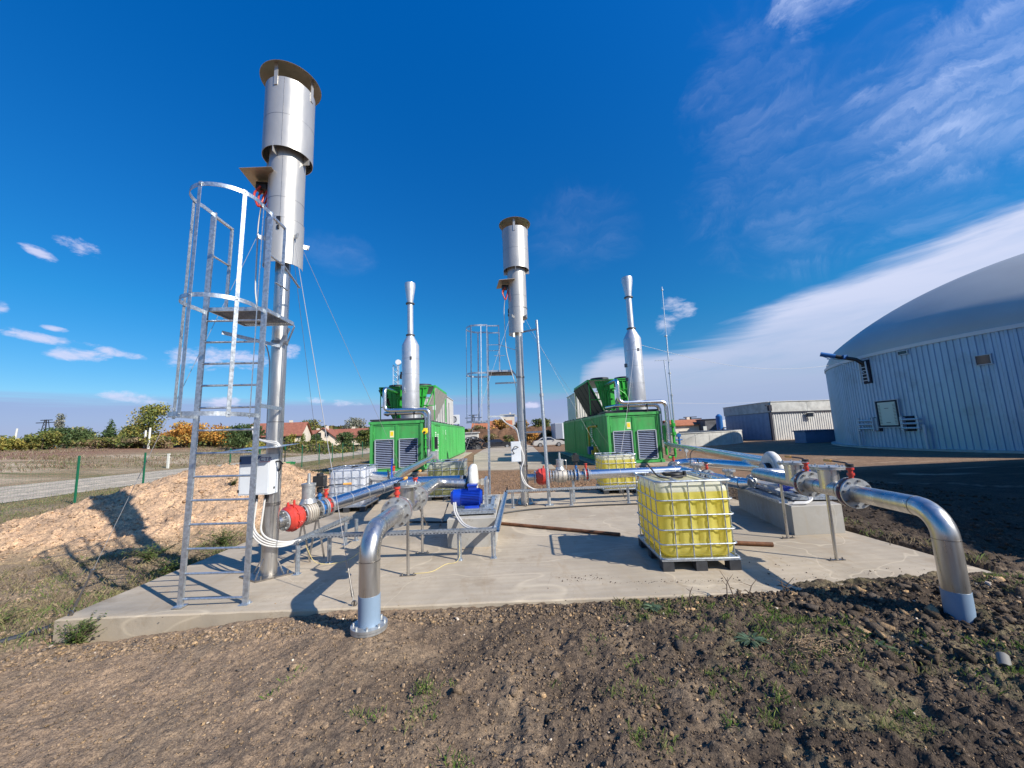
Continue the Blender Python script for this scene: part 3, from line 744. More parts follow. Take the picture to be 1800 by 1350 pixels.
# ------------------------------------------------------------------ caged ladders
def ladder(label, group):
    t_ = thing('caged_ladder', label, 'ladder', (0, 0, 0), group)
    hw = .38
    for s_ in (-1, 1):
        b = MB(); b.bar((s_*hw, 0, .01), (s_*hw, 0, 5.02), .028, .062, up=(1, 0, 0)); b.box((s_*hw, 0, .008), (.11, .11, .012)); b.bolts((s_*(hw+.035), .02, .02), (0, 0, 1), .01, 1, .012, .04); b.build('side_rail', GALV, t_)
    for k in range(13):
        z = .085+.2845*k; b = MB(); b.cyl((-hw+.01, 0, z), (hw-.01, 0, z), .0135, n=10); b.build('rung', GALV, t_)
    for z in (2.25, 3.62, 5.0):
        b = MB(); N = 28; vs = []; cy = -.26; rr = .40
        path = [(-hw-.01, .0)]
        for i in range(N+1):
            a = R(180-14)+R(208)*i/N; path.append((rr*math.cos(a), cy+rr*math.sin(a)*.93))
        path.append((hw+.01, .0)); h = .05
        for i, (x, y) in enumerate(path):
            d = math.hypot(x, y-cy); ux, uy = (x/d, (y-cy)/d); 
            for dz in (-h/2, h/2):
                vs.append((x, y, z+dz)); vs.append((x-ux*.007, y-uy*.007, z+dz))
        fs = []
        for i in range(len(path)-1):
            q = 4*i; r_ = q+4; fs += [(q, r_, r_+2, q+2), (q+1, q+3, r_+3, r_+1), (q+2, r_+2, r_+3, q+3), (q, q+1, r_+1, r_)]
        b.add(vs, fs); b.build('cage_hoop', GALV, t_)
    for a in (187, 260, 328, 14):
        c, s_ = math.cos(R(a)), math.sin(R(a)); x, y = (.406*c, -.26+.406*s_*.93); b = MB()
        if a == 352: x -= .0
        b.bar((x, y, 2.21), (x, y, 5.03), .045 if a != 14 else .02, .006, up=(c, s_, 0)); b.bolts((x, y, 3.62), (c, s_, 0), .0, 1, .009, .03); b.bolts((x, y, 5.0), (c, s_, 0), .0, 1, .009, .03); b.bolts((x, y, 2.25), (c, s_, 0), .0, 1, .009, .03); b.build('cage_strap', GALV, t_)
    for s_ in (-1, 1):
        b = MB(); x = s_*hw
        b.bar((x, .02, 4.98), (x, .36, 4.98), .03, .03); b.bar((x, .345, 3.64), (x, .345, 4.98), .03, .03, up=(1, 0, 0)); b.bar((x, .02, 4.42), (x, .36, 4.42), .03, .012)
        if s_ > 0: b.bar((x, .36, 4.42), (x, .80, 4.26), .03, .012); b.bar((x, .2, 4.1), (x, .5, 4.1), .03, .012)
        b.build('platform_guard', GALV, t_)
    b = MB()
    for s_ in (-1, 1): b.bar((s_*.36, .03, 3.665), (s_*.36, .72, 3.665), .02, .05)
    for y in (.03, .72): b.bar((-.36, y, 3.665), (.36, y, 3.665), .02, .05)
    b.build('platform_frame', GALV, t_)
    b = MB()
    for i in range(22): x = -.345+.0328*i; b.box((x, .375, 3.672), (.004, .68, .028))
    for i in range(9): y = .07+.076*i; b.box((0, y, 3.684), (.70, .005, .008))
    b.build('platform_grating', LOUVD if False else WELD, t_)
    b = MB()
    b.bar((-.30, .20, 3.40), (.10, .86, 3.36), .008, .05); b.bar((.10, .86, 3.36), (.22, .86, 3.64), .008, .05); b.bar((.38, .0, 2.38), (.16, .90, 2.40), .006, .05); b.bar((.38, .72, 3.63), (.16, .93, 3.4), .008, .05)
    b.build('pole_bracket', GALV, t_)
    return t_
GL = 'caged ladders standing beside the flare stacks'
l1 = ladder('nearest galvanised ladder with safety cage and small platform beside the left flare', GL)
l1.location = (-3.555, 4.875, 0); l1.rotation_euler = (0, R(1.15), 0)
l2 = dup(l1, (-.50, 10.95, 0), R(-90), 'edge on galvanised caged ladder beside the central flare stack', GL)
l2.rotation_euler = (R(-1.1), 0, R(-90))

# ------------------------------------------------------------------ guy wires
def wire(a, c, r_=.006, name='guy_wire', mtl=WIRE, label='', sag=0, turn=True, cat='guy wire', group='guy wires anchoring the flare stacks'):
    a, c = Vector(a), Vector(c); t_ = thing(name, label, cat, tuple(c), group)
    b = MB(); n = 14; b.tube([a.lerp(c, i/n)-Vector((0, 0, sag*math.sin(math.pi*i/n))) for i in range(n+1)], r_, 6); b.build('cable', mtl, t_)
    if turn:
        d = (a-c).normalized(); b = MB(); b.cyl(c+d*.18, c+d*.42, .010, n=8); b.cyl(c+d*.10, c+d*.18, .016, n=8); b.cyl(c+d*.42, c+d*.50, .016, n=8); b.cyl(c, c+Vector((0, 0, .06)), .012, n=8)
        u, w = b.frame(d); b.tube([c+Vector((0, 0, .03))+Vector((math.cos(q)*.03, 0, math.sin(q)*.03)) for q in np.linspace(0, 6.2, 12)], .006, 6)
        b.build('turnbuckle', WELD, t_)
    return t_
wire((-3.23, 5.72, 5.12), (-1.80, 4.66, .0), .005, label='pale guy wire from the left flare down to the pad by the near elbow')
wire((-3.28, 6.05, 5.12), (-1.75, 8.5, .0), .003, label='thin guy wire from the left flare slanting right behind the near gas pipe')
wire((-3.80, 5.70, 5.12), (-5.12, 4.80, .0), .0032, label='guy wire from the left flare down to the front left corner of the pad')
wire((-3.45, 6.15, 4.9), (-5.0, 10.8, .0), .0035, label='thin dark guy wire dropping behind the white control box')
wire((.25, 10.25, 5.05), (-1.44, 8.34, 0), .0030, label='pale guy wire from the central flare down to its left past the blue motor')
wire((.72, 10.55, 5.12), (3.11, 10.12, 0), .0030, label='pale guy wire from the central flare ending near the cable tray foot')
wire((.70, 10.75, 5.0), (5.2, 16.2, -.1), .0028, label='thin dark guy wire slanting right from the central flare behind its pale twin', turn=False)
wire((8.35, 23.0, 7.4), (5.6, 19.2, 0), .008, name='stay_cable', mtl=CABLE, label='white stay cable hanging from the right exhaust stack over the green container front', sag=.35, turn=False, cat='cable', group=None) 

# ------------------------------------------------------------------ control boxes
t_ = thing('control_box', 'grey control box with blue band strapped to the left flare pole', 'control box', (-3.6, 5.72, 1.17))
b = MB(); b.box((-3.607, 5.73, 1.45), (.43, .25, .56)); b.build('cabinet', WHITE, t_)
b = MB(); b.prism([(-.21, 0), (.10, 0), (.0, -.11), (-.21, -.11)], 0, .004)
vs = [(p[0]-3.607, 5.5985-p[2], p[1]+1.715) for p in b.v]; b.v = vs; b.build('blue_band', BLUPAL, t_)
b = MB(); b.box((-3.607, 5.601, 1.45), (.40, .004, .53)); b.build('door', WHITE, t_)
b = MB(); b.box((-3.805, 5.598, 1.66), (.02, .02, .035)); b.box((-3.815, 5.598, 1.23), (.02, .02, .035)); b.box((-3.387, 5.72, 1.25), (.012, .02, .03)); b.build('hinge', BLK, t_)
rotf = Matrix.Rotation(R(90), 3, 'X')
text_mesh('logo_lettering', 'CTB', .075, LOGOB, t_, (-3.535, 5.5935, 1.642), rotf, .0015, 1.25)
b = MB(); b.box((-3.465, 5.5925, 1.630), (.150, .003, .006)); b.build('logo_underline', LOGOR, t_)
b = MB(); b.plate([(-3.93, 5.40, 1.80), (-3.17, 5.40, 1.83), (-3.17, 5.96, 1.87), (-3.93, 5.96, 1.84)], .004); b.build('rain_canopy', GALV, t_)
b = MB(); b.tube(arc_path([(-3.385, 5.74, 1.62), (-3.30, 5.72, 1.62), (-3.34, 5.78, 1.52), (-3.41, 5.84, 1.46)], .04, 5), .012, 8); b.cyl((-3.31, 5.72, 1.60), (-3.27, 5.71, 1.585), .014, n=8); b.build('side_cable', BLK, t_)
b = MB()
for x in (-3.72, -3.68, -3.63, -3.50): b.cyl((x, 5.72, 1.18), (x, 5.72, 1.05), .018, n=8)
b.build('cable_gland', BLK, t_)
t_ = thing('cable_bundle', 'bundle of grey cables looping from the control box down to the tray', 'cables', (-3.3, 5.8, .4))
for k, dx in enumerate((0, .035, .07, .13)):
    b = MB(); x0 = (-3.70, -3.66, -3.61, -3.50)[k]
    b.tube(arc_path([(x0, 5.70, 1.10), (x0-.02, 5.66, .75-.03*k), (-3.50+.03*k, 5.62, .48+.03*k), (-3.25, 5.76, .40+.02*k), (-3.12, 5.98, .44)], .35, 8), .013, 8); b.build('cable', CABLE, t_)
for k in range(2):
    b = MB(); b.tube(arc_path([(-3.86+.02*k, 5.9, 2.15), (-3.80, 5.86, 1.98), (-3.55-.05*k, 5.72, 1.93), (-3.33, 5.70, 1.90-.03*k), (-3.31, 5.74, 1.75)], .2, 8), .012, 8); b.build('cable', CABLE, t_)

t_ = thing('control_box', 'plain white control box on the central flare pole', 'control box', (.27, 10.2, 1.15))
b = MB(); b.box((.27, 10.2, 1.41), (.26, .28, .52)); b.build('cabinet', WHITE, t_)
b = MB(); b.box((.27, 10.058, 1.41), (.24, .006, .5)); b.build('door', WHITE, t_)
b = MB(); b.tube(arc_path([(.22, 10.05, 1.36), (.16, 9.98, 1.45), (.24, 9.96, 1.56), (.33, 10.04, 1.52)], .05, 5), .012, 8); b.cyl((.36, 10.1, 1.15), (.36, 10.1, 1.08), .03, n=10); b.build('side_cable', BLK, t_)
t_ = thing('cable_bundle', 'pale cables hanging down the central flare pole to the tray', 'cables', (.4, 10.1, .4))
for k in range(2):
    b = MB(); b.tube(arc_path([(-.12+.03*k, 10.4, 2.35), (.05, 10.3, 2.15), (.32, 10.2, 2.05-.05*k), (.36, 10.15, 1.7), (.48+.02*k, 10.1, 1.2), (.36, 10.05, .95), (.40, 10.0, .6), (.72, 9.96, .42)], .2, 6), .013, 8); b.build('cable', CABLE, t_)
b = MB(); b.tube(arc_path([(.36, 10.1, 1.05), (.40, 10.02, .75), (.55, 9.98, .5), (.85, 9.96, .41)], .2, 6), .013, 8); b.build('cable', CABLE, t_)
t_ = thing('support_mast', 'long thin galvanised mast just right of the central flare', 'mast', (1.06, 10.1, 0))
b = MB(); b.cyl((1.075, 10.1, .03), (1.02, 10.1, 2.9), .046, n=20); b.build('lower_tube', GALV, t_)
b = MB(); b.cyl((1.02, 10.1, 2.88), (.99, 10.1, 4.95), .034, n=20); b.build('upper_tube', GALV, t_)
b = MB(); b.ring((1.02, 10.1, 2.84), (1.02, 10.1, 2.92), .055, .03, 20); b.bar((.52, 10.4, 4.7), (.97, 10.12, 4.7), .01, .05); b.bar((.55, 10.4, 1.9), (1.0, 10.13, 1.9), .01, .05); b.box((1.075, 10.1, .015), (.2, .2, .03)); b.build('mast_clamp', FLANGE, t_)

# ------------------------------------------------------------------ pipe fittings
def flange(b, c, d, r, w=.024, n=8, br=.011):
    c = Vector(c); d = Vector(d).normalized(); b.cyl(c-d*w/2, c+d*w/2, r, n=32); b.bolts(c, d, r*.82, n, br, w+.035)
def bvalve(parent, c, d, r, paint, lev=None, grip=True, act=None, lever_len=.30):
    """butterfly valve between two flanges; lev = direction of the lever"""
    c = Vector(c); d = Vector(d).normalized()
    v = MB(); v.cyl(c-d*.030, c+d*.030, r*.90, n=32)
    up = Vector((0, 0, 1)); v.cyl(c+up*r*.9, c+up*(r+.13), .026, n=14); v.cyl(c+up*(r+.05), c+up*(r+.08), .040, n=14); v.cyl(c+up*(r+.12), c+up*(r+.145), .042, n=14)
    vo = v.build('butterfly_valve', paint, parent)
    for s_ in (-1, 1):
        b = MB(); q = c+d*.046*s_; b.ring(q-d*.012, q+d*.012, r*1.12, r*.60, 32); b.fc = [0]*len(b.f); b.cur = 1; b.bolts(q, d, r*.93, 8, .015, .07); b.build('flange', [FLANGE, WELD], parent)
    if act:
        b = MB(); b.cyl(c+up*(r+.12), c+up*(r+.20), .05, n=16); b.box(c+up*(r+.30), (.17, .15, .17)); b.cyl(c+up*(r+.38), c+up*(r+.43), .055, n=18)
        b.build('actuator', BLK, vo)
    if lev:
        L = Vector(lev).normalized(); b = MB(); q = c+up*(r+.17)
        b.cyl(q-up*.015, q+up*.02, .042, n=12); b.tube([q, q+L*.06+up*.03, q+L*(lever_len-.1)+up*.035], .010, 8); b.build('lever', BLK, vo)
        if grip: b = MB(); b.tube([q+L*(lever_len-.1)+up*.035, q+L*(lever_len+.03)+up*.035], [.018, .021], 10); b.build('grip', WOOD, vo)
    return vo
def tee_lid(parent, c, z, r=.115, rl=.20):
    c = Vector(c); b = MB(); b.cyl((c.x, c.y, c.z), (c.x, c.y, z), r, n=28); b.build('tee_neck', STEEL, parent)
    b = MB(); b.cyl((c.x, c.y, z-.016), (c.x, c.y, z+.0), rl, n=36); b.cyl((c.x, c.y, z+.003), (c.x, c.y, z+.02), rl, n=36); b.bolts((c.x, c.y, z+.002), (0, 0, 1), rl*.82, 8, .012, .075); b.build('lid_flange', FLANGE, parent)
def pstand(parent, x, y, z, lean=0.0):
    b = MB(); b.cyl((x, y, .008), (x+lean, y, z), .021, n=14); b.build('support_leg', STEEL, parent)
    b = MB(); b.box((x, y, .006), (.21, .05, .01)); b.bolts((x-.08, y, .015), (0, 0, 1), 0.0, 1, .009, .04); b.bolts((x+.08, y, .015), (0, 0, 1), 0.0, 1, .009, .04); b.build('foot_plate', WELD, parent)
def weldring(b, c, d, r): c = Vector(c); d = Vector(d).normalized(); b.ring(c-d*.004, c+d*.004, r+.0025, r-.01, 32)

def manifold(label, base, zb, zs, xs, side, yv, lid, st, group, bigflange, zc=.96):
    """riser out of the ground, elbow, then a straight run over two stands; xs = x at y"""
    x0, y0 = base; r = .1
    t_ = thing('gas_pipeline', label, 'pipeline', (x0, y0, zb), group)
    X_ = lambda y: xs[0]+(y-y0)*xs[1]
    d = Vector((xs[1], 1, 0)).normalized()
    yend = yv[2]; e1 = (X_(yend), yend, zc)
    b = MB(); b.cyl((x0, y0, zb-.1), (x0, y0, zs), .1035, n=40); b.build('plastic_sleeve', SLEEVE, t_)
    p = circ_elbow((x0, y0, zs), (x0, y0, zc), (X_(yv[0])-d.x*.05, yv[0]-.05, zc), .25, 16)
    b = MB(); b.tube(p, r, 40); b.build('riser_elbow', STEEL, t_)
    b = MB(); weldring(b, (x0, y0, .70), (0, 0, 1), r); q = p[-2]; weldring(b, q, d, r); b.build('weld_seam', WELD, t_)
    bvalve(t_, (X_(yv[0]), yv[0], zc), d, .165, RED, lev=(d.x+.03*side, 1, 0), lever_len=.42)
    b = MB(); b.tube([(X_(yv[0]+.05), yv[0]+.05, zc), (X_(yv[1]-.05), yv[1]-.05, zc)], r, 40); b.build('run_pipe', STEEL, t_)
    bvalve(t_, (X_(yv[1]), yv[1], zc), d, .165, RED, lev=(d.x-.02, 1, 0), lever_len=.42)
    tail = circ_elbow((X_(yv[1]+.05), yv[1]+.05, zc), (X_(yend), yend, zc), (X_(yend)+.6*side, yend+.06, zc-.06), .26, 12)
    if side > 0 and not bigflange: tail = tail[:1]+tail[1:]
    b = MB(); b.tube(tail, r, 36); b.build('tail_pipe', STEEL, t_)
    for y, z in lid: tee_lid(t_, (X_(y), y, zc), z)
    for y in st: pstand(t_, X_(y), y, zc-.09)
    b = MB(); weldring(b, (X_(yv[1]+.12), yv[1]+.12, zc), d, r); weldring(b, (X_(lid[0][0]-.2), lid[0][0]-.2, zc), d, r); weldring(b, (X_(lid[0][0]+.2), lid[0][0]+.2, zc), d, r); b.build('weld_seam', WELD, t_)
    if bigflange:
        b = MB(); b.ring((x0, y0, zb-.012), (x0, y0, zb+.012), .170, .09, 40); b.bolts((x0, y0, zb+.008), (0, 0, 1), .142, 8, .012, .06); b.ring((x0, y0, zb-.036), (x0, y0, zb-.015), .170, .09, 40); b.cyl((x0, y0, zb-.2), (x0, y0, zb-.03), .11, n=32); b.build('ground_flange', FLANGE, t_)
    return t_
GP = 'stainless gas pipes rising from the ground in front of the pad'
manifold('left stainless gas pipe with elbow and pale blue sleeve bolted to a ground flange', (-1.385, 3.96), .105, .385, (-1.385, -.018), 1, (4.98, 6.05, 7.95), [(5.50, 1.225)], (5.55, 6.55), GP, True)
manifold('right stainless gas pipe with elbow and pale blue sleeve running into the soil', (4.195, 3.73), -.03, .235, (4.215, .12), 1, (4.82, 5.66, 7.2), [(5.22, 1.235), (5.98, 1.235)], (5.30, 6.36), GP, False)

# ------------------------------------------------------------------ blowers on plinths
def blower(label, loc, rz, group):
    t_ = thing('gas_blower', label, 'blower', (0, 0, 0), group)   # local: x across, y along plinth, z from plinth top
    b = MB(); b.bar((-.38, .10, .055), (.40, .10, .055), .07, .05); b.bar((-.38, .58, .055), (.40, .58, .055), .07, .05); b.bar((-.3, .1, .055), (-.3, 1.7, .055), .07, .05); b.bar((.32, .1, .055), (.32, 1.7, .055), .07, .05)
    b.bar((-.38, 1.66, .055), (.40, 1.66, .055), .07, .05)
    b.box((0, .34, .095), (.62, .42, .02)); b.build('base_frame', GALV, t_)
    b = MB()
    for x in (-.3, .32):
        for y in (.12, 1.6): b.cyl((x, y, 0.002), (x, y, .03), .045, n=14)
    b.build('rubber_foot', BLK, t_)
    m_ = MB(); zc = .285
    m_.cyl((-.34, .34, zc), (.16, .34, zc), .130, n=32)
    for k in range(34):
        a = 2*math.pi*k/34+.1; c, s_ = math.cos(a), math.sin(a)
        m_.bar((-.22, .34+c*.138, zc+s_*.138), (.12, .34+c*.138, zc+s_*.138), .004, .026, up=(0, c, s_))
    m_.box((-.02, .34, zc+.16), (.15, .15, .10)); m_.box((-.02, .34, zc+.215), (.18, .18, .035))
    m_.bar((-.16, .24, .12), (.10, .24, .12), .05, .05); m_.bar((-.16, .44, .12), (.10, .44, .12), .05, .05)
    mo = m_.build('motor', BLUE, t_)
    b = MB(); b.lathe([(.0, -.08), (.11, -.075), (.145, -.03), (.150, .1), (.135, .1)], (0, 0, 0), 32)
    b.v = [(-.34+p[2]-.0, .34+p[0], zc+p[1]) for p in b.v]; b.build('fan_cowl', BLUE, mo)
    b = MB(); b.box((.235, .55, .30), (.012, .62, .56)); b.build('belt_guard_back', GALV, t_)
    b = MB()
    for k in range(15): b.box((.20, .26+.042*k, .30), (.006, .007, .56))
    for k in range(14): b.box((.20, .55, .03+.041*k), (.006, .62, .007))
    b.box((.218, .25, .30), (.045, .01, .57)); b.box((.218, .86, .30), (.045, .01, .57)); b.box((.218, .55, .585), (.045, .62, .01)); b.build('belt_guard_mesh', GALV, t_)
    # fan casing disc with axis along x
    fy = 1.32; fz = .43
    b = MB(); b.lathe([(.0, -.085), (.25, -.085), (.345, -.07), (.372, -.04), (.38, 0), (.372, .04), (.345, .07), (.25, .085), (.0, .085)], (0, 0, 0), 48)
    b.v = [(-.08+p[2], fy+p[0], fz+p[1]) for p in b.v]; b.build('fan_casing', FANW, t_)
    b = MB(); b.ring((-.172, fy, fz), (-.162, fy, fz), .32, .10, 40); b.bolts((-.17, fy, fz), (1, 0, 0), .30, 16, .008, .02)
    for k in range(10):
        a = 2*math.pi*k/10; c, s_ = math.cos(a), math.sin(a); b.bar((-.17, fy+c*.12, fz+s_*.12), (-.17, fy+c*.30, fz+s_*.30), .012, .008, up=(1, 0, 0))
    b.build('casing_rib', FANW, t_)
    b = MB(); flange(b, (-.30, fy-.07, fz), (1, 0, 0), .16); b.cyl((-.30, fy-.07, fz), (-.16, fy-.07, fz), .11, n=28); b.build('inlet_flange', FLANGE, t_)
    b = MB(); b.ring((-.275, fy-.07, fz), (-.235, fy-.07, fz), .15, .1, 32); b.ring((-.21, fy-.07, fz), (-.175, fy-.07, fz), .15, .1, 32); b.build('rubber_joint', RUBB, t_)
    b = MB(); b.box((-.06, fy-.03, fz-.29), (.22, .34, .30)); b.build('casing_stool', WHITE, t_)
    b = MB(); b.cyl((.0, fy, fz), (.24, fy, fz), .045, n=16); b.box((.13, fy, fz), (.12, .12, .12)); b.build('bearing_block', CAST, t_)
    t_.location = loc; t_.rotation_euler = (0, 0, rz); return t_
def plinth(label, pts, h, group):
    c = (sum(p[0] for p in pts)/4, sum(p[1] for p in pts)/4); b = MB()
    n = 4; e_ = .012; ins = [(p[0]+(c[0]-p[0])*.025, p[1]+(c[1]-p[1])*.01) for p in pts]
    vs = [(*p, .001) for p in pts]+[(*p, h-e_) for p in pts]+[(*p, h) for p in ins]
    b.add(vs, [(i, (i+1) % n, n+(i+1) % n, n+i) for i in range(n)]+[(n+i, n+(i+1) % n, 2*n+(i+1) % n, 2*n+i) for i in range(n)]+[(8, 9, 10, 11)])
    return tag(b.build('concrete_plinth', CONCP, smooth=20), label, 'plinth', group)
plinth('left concrete plinth under the blower with the blue motor in full view', [(-1.05, 6.76), (-.22, 6.72), (-.17, 9.25), (-1.0, 9.3)], .475, 'concrete plinths under the blowers')
plinth('right concrete plinth with one end lit beside the right pipe stands', [(4.75, 6.49), (5.62, 6.50), (6.12, 8.6), (5.22, 8.75)], .47, 'concrete plinths under the blowers')
GB = 'gas blowers on concrete plinths'
blower('left gas blower with bright blue motor, mesh belt guard and white fan casing', (-.62, 6.86, .475), 0, GB)
blower('right gas blower with tall round white casing and motor half hidden behind the right pipe', (5.42, 6.72, .47), R(-11), GB)
for lab, pts in (('pair of pale cables drooping from the left blower motor to the tray', [(-.98, 7.1, .70), (-.94, 6.85, .55), (-.75, 6.55, .37), (-.45, 6.35, .36), (-.25, 6.3, .41)]), ('grey cables curling round the front of the right plinth', [(4.95, 8.0, .72), (5.15, 7.0, .66), (5.25, 6.72, .60), (5.10, 6.50, .50), (4.84, 6.58, .49)])):
    t_ = thing('motor_cables', lab, 'cables', pts[-1])
    for k in range(3 if 'curling' in lab else 2):
        b = MB(); b.tube(arc_path([(p[0]+.03*k, p[1]+.01*k, p[2]+.012*k) for p in pts], .25, 8), .015, 8); b.build('cable', CABLE, t_)

# ------------------------------------------------------------------ left gas train
def train(label, path, z0, z1, group, mir):
    pass
GT = 'gas trains feeding the flare stacks'
t_ = thing('gas_train', 'gas train with red flame arrester and long shiny cladding beside the left flare', 'gas train', (-3.3, 6.2, 0), GT)
P0 = Vector((-3.5, 5.86, .70)); PE = Vector((-2.40, 8.25, .935)); dv = (PE-P0); dn = dv.normalized()
at = lambda s_: P0+dv*s_
b = MB(); b.cyl(at(.035), at(.075), .085, n=28); b.build('stub_pipe', STEEL, t_)
b = MB(); flange(b, at(.075), dn, .15); flange(b, at(.19), dn, .16); b.build('flange', FLANGE, t_)
b = MB(); b.cyl(at(.083), at(.10), .15, .19, n=32); b.cyl(at(.10), at(.15), .19, n=36); b.cyl(at(.15), at(.178), .19, .15, n=32); b.ring(at(.122), at(.129), .205, .18, 36)
b.bolts(at(.125), dn, .196, 10, .012, .05); b.cyl(at(.14)+Vector((0, 0, .18)), at(.14)+Vector((0, 0, .26)), .018, n=8); b.cyl(at(.10)+Vector((0, 0, .18)), at(.10)+Vector((0, 0, .25)), .018, n=8)
b.build('flame_arrester', RED, t_)
b = MB(); b.tube([at(.195), at(.205), at(.235), at(.265), at(.275)], [.12, .165, .175, .165, .12], 28)
for s_ in (.212, .225, .24, .255): b.ring(at(s_), at(s_+.004), .185, .16, 28)
b.build('shutoff_body', CAST, t_)
up = Vector((0, 0, 1))
b = MB(); b.cyl(at(.235)+up*.15, at(.235)+up*.22, .13, .10, n=28); b.cyl(at(.235)+up*.22, at(.235)+up*.42, .10, n=28); b.cyl(at(.235)+up*.42, at(.235)+up*.46, .11, n=28); b.cyl(at(.235)+up*.46, at(.235)+up*.62, .03, .02, n=12); b.build('regulator_cylinder', FLANGE, t_)
b = MB(); b.cyl(at(.28), at(.30), .10, n=28); b.build('spool_pipe', STEEL, t_)
bvalve(t_, at(.315), dn, .15, NAVY, act=True)
bvalve(t_, at(.362), dn, .15, RED, lev=(1, .15, 0), lever_len=.38)
b = MB(); b.tube([at(.385), at(.94), PE+Vector((.04, .10, 0)), PE+Vector((.25, .14, 0)), (-1.0, 8.38, .92)], .118, 36); b.build('clad_pipe', CLAD, t_)
b = MB()
for s_ in (.40, .55, .70, .85): b.ring(at(s_), at(s_)+dn*.014, .121, .11, 36)
for x in (-2.0, -1.6, -1.25): b.ring((x, 8.40, .925), (x+.014, 8.40, .925), .121, .11, 36)
b.build('cladding_band', FLANGE, t_)
for s_ in (.20, .30):
    for sd in (-1, 1):
        q = at(s_); b = MB(); b.bar(q-up*.1, (q.x+.12*sd, q.y+.02, .0), .03, .008); b.build('support_leg', STEEL, t_)
t_ = thing('gas_feed_pipe', 'shiny clad pipe running from the left green container down to the gas train', 'pipe', (-4.2, 21.2, .7))
b = MB(); b.tube(arc_path([(-4.25, 22.3, .85), (-4.1, 20.6, .74), (-3.1, 11.2, .86), (-2.62, 9.0, .94), (-2.42, 8.42, .94)], .35, 8), .125, 32); b.build('clad_pipe', CLAD, t_)
b = MB(); b.tube([(-3.0, 10.4, .87), (-3.5, 10.75, .86), (-4.3, 11.4, .83)], .14, 32); b.build('branch_pipe', CLAD, t_)
bvalve(t_, (-2.93, 10.1, .885), (-.25, 1, 0), .15, RED, lev=(.1, -1, 0), lever_len=.25, grip=False)
b = MB(); b.cyl((-2.62, 8.9, 1.0), (-2.62, 8.9, 1.36), .010, n=8); b.tube([(-2.62+.022*math.cos(a), 8.9, 1.38+.045*math.sin(a)) for a in np.linspace(0, 6.28, 14)], .007, 6); b.cyl((-2.5, 8.5, 1.0), (-2.52, 8.5, 1.30), .012, n=8); b.build('gauge_stem', BLUE, t_)
b = MB(); b.cyl((-2.52, 8.4, .95), (-2.56, 8.4, 1.22), .016, n=8); b.build('sensor_rod', BLK, t_)

# ------------------------------------------------------------------ central gas train
t_ = thing('gas_train', 'straight gas train with red flame arrester to the right of the central flare', 'gas train', (2.5, 10.45, 0), GT)
z = .70; yy = 10.45; bx = lambda x: Vector((x, yy, z)); dx = Vector((1, 0, 0))
b = MB(); b.cyl(bx(.55), bx(.74), .085, n=28); b.build('stub_pipe', STEEL, t_)
b = MB(); flange(b, bx(.76), dx, .17); flange(b, bx(1.17), dx, .17); flange(b, bx(1.25), dx, .15); b.build('flange', FLANGE, t_)
b = MB(); b.cyl(bx(.78), bx(.86), .14, .215, n=32); b.cyl(bx(.86), bx(1.05), .215, n=36); b.cyl(bx(1.05), bx(1.15), .215, .14, n=32); b.ring(bx(.945), bx(.965), .235, .2, 36); b.cyl(bx(1.0)+up*.2, bx(1.0)+up*.29, .02, n=8); b.build('flame_arrester', RED, t_)
b = MB(); b.tube([bx(1.27), bx(1.31), bx(1.45), bx(1.59), bx(1.63)], [.12, .165, .18, .165, .12], 28); b.ring(bx(1.38), bx(1.39), .19, .16, 28); b.ring(bx(1.5), bx(1.51), .19, .16, 28); b.build('shutoff_body', CAST, t_)
b = MB(); b.cyl(bx(1.45)+up*.16, bx(1.45)+up*.24, .13, .10, n=28); b.cyl(bx(1.45)+up*.24, bx(1.45)+up*.44, .10, n=28); b.cyl(bx(1.45)+up*.44, bx(1.45)+up*.62, .035, .025, n=12)
b.tube(arc_path([bx(1.52)+up*.40, bx(1.63)+up*.42, bx(1.62)+up*.18], .06, 5), .010, 6); b.build('regulator_cylinder', FLANGE, t_)
b = MB(); b.cyl(bx(1.63), bx(1.80), .10, n=28); b.cyl(bx(1.93), bx(2.10), .09, n=28); b.build('spool_pipe', STEEL, t_)
b = MB(); flange(b, bx(1.66), dx, .15); flange(b, bx(1.74), dx, .15); b.build('flange', FLANGE, t_)
bvalve(t_, bx(1.88), dx, .155, NAVY, act=True); bvalve(t_, bx(2.15), dx, .155, RED)
b = MB(); b.cyl(bx(2.22), bx(4.75), .122, n=40); b.build('clad_pipe', CLAD, t_)
b = MB()
for x in (2.25, 3.05, 3.85, 4.55): b.ring(bx(x), bx(x+.015), .1255, .115, 40)
b.build('cladding_band', FLANGE, t_)
b = MB(); b.bar((1.78, yy, .0), (1.78, yy, .56), .06, .06, up=(1, 0, 0)); b.build('support_leg', GALV, t_)
# right pipes
t_ = thing('gas_feed_pipe', 'long clad pipe slanting from the right green container down to the right blower', 'pipe', (9.2, 21.6, .8))
b = MB(); b.tube(arc_path([(9.3, 22.1, .95), (9.1, 21.2, .90), (6.6, 12.0, 1.02), (5.66, 8.25, 1.03)], .3, 6), .118, 32); b.build('clad_pipe', CLAD, t_)
b = MB()
for k in range(7): q = Vector((9.1, 21.2, .90)).lerp(Vector((5.66, 8.25, 1.03)), .1+.13*k); d_ = Vector((-3.44, -12.95, .13)).normalized(); b.ring(q, q+d_*.015, .1215, .11, 32)
b.build('cladding_band', FLANGE, t_)
t_ = thing('cross_pipe', 'short bright clad pipe lying behind the near yellow tank and right blower', 'pipe', (5.0, 11, 0))
b = MB(); b.tube(arc_path([(4.62, 10.55, .70), (4.85, 11.2, .80), (5.4, 11.0, .86), (6.0, 9.0, .84), (5.75, 8.2, .90)], .35, 8), .12, 32); b.build('clad_pipe', CLAD, t_)
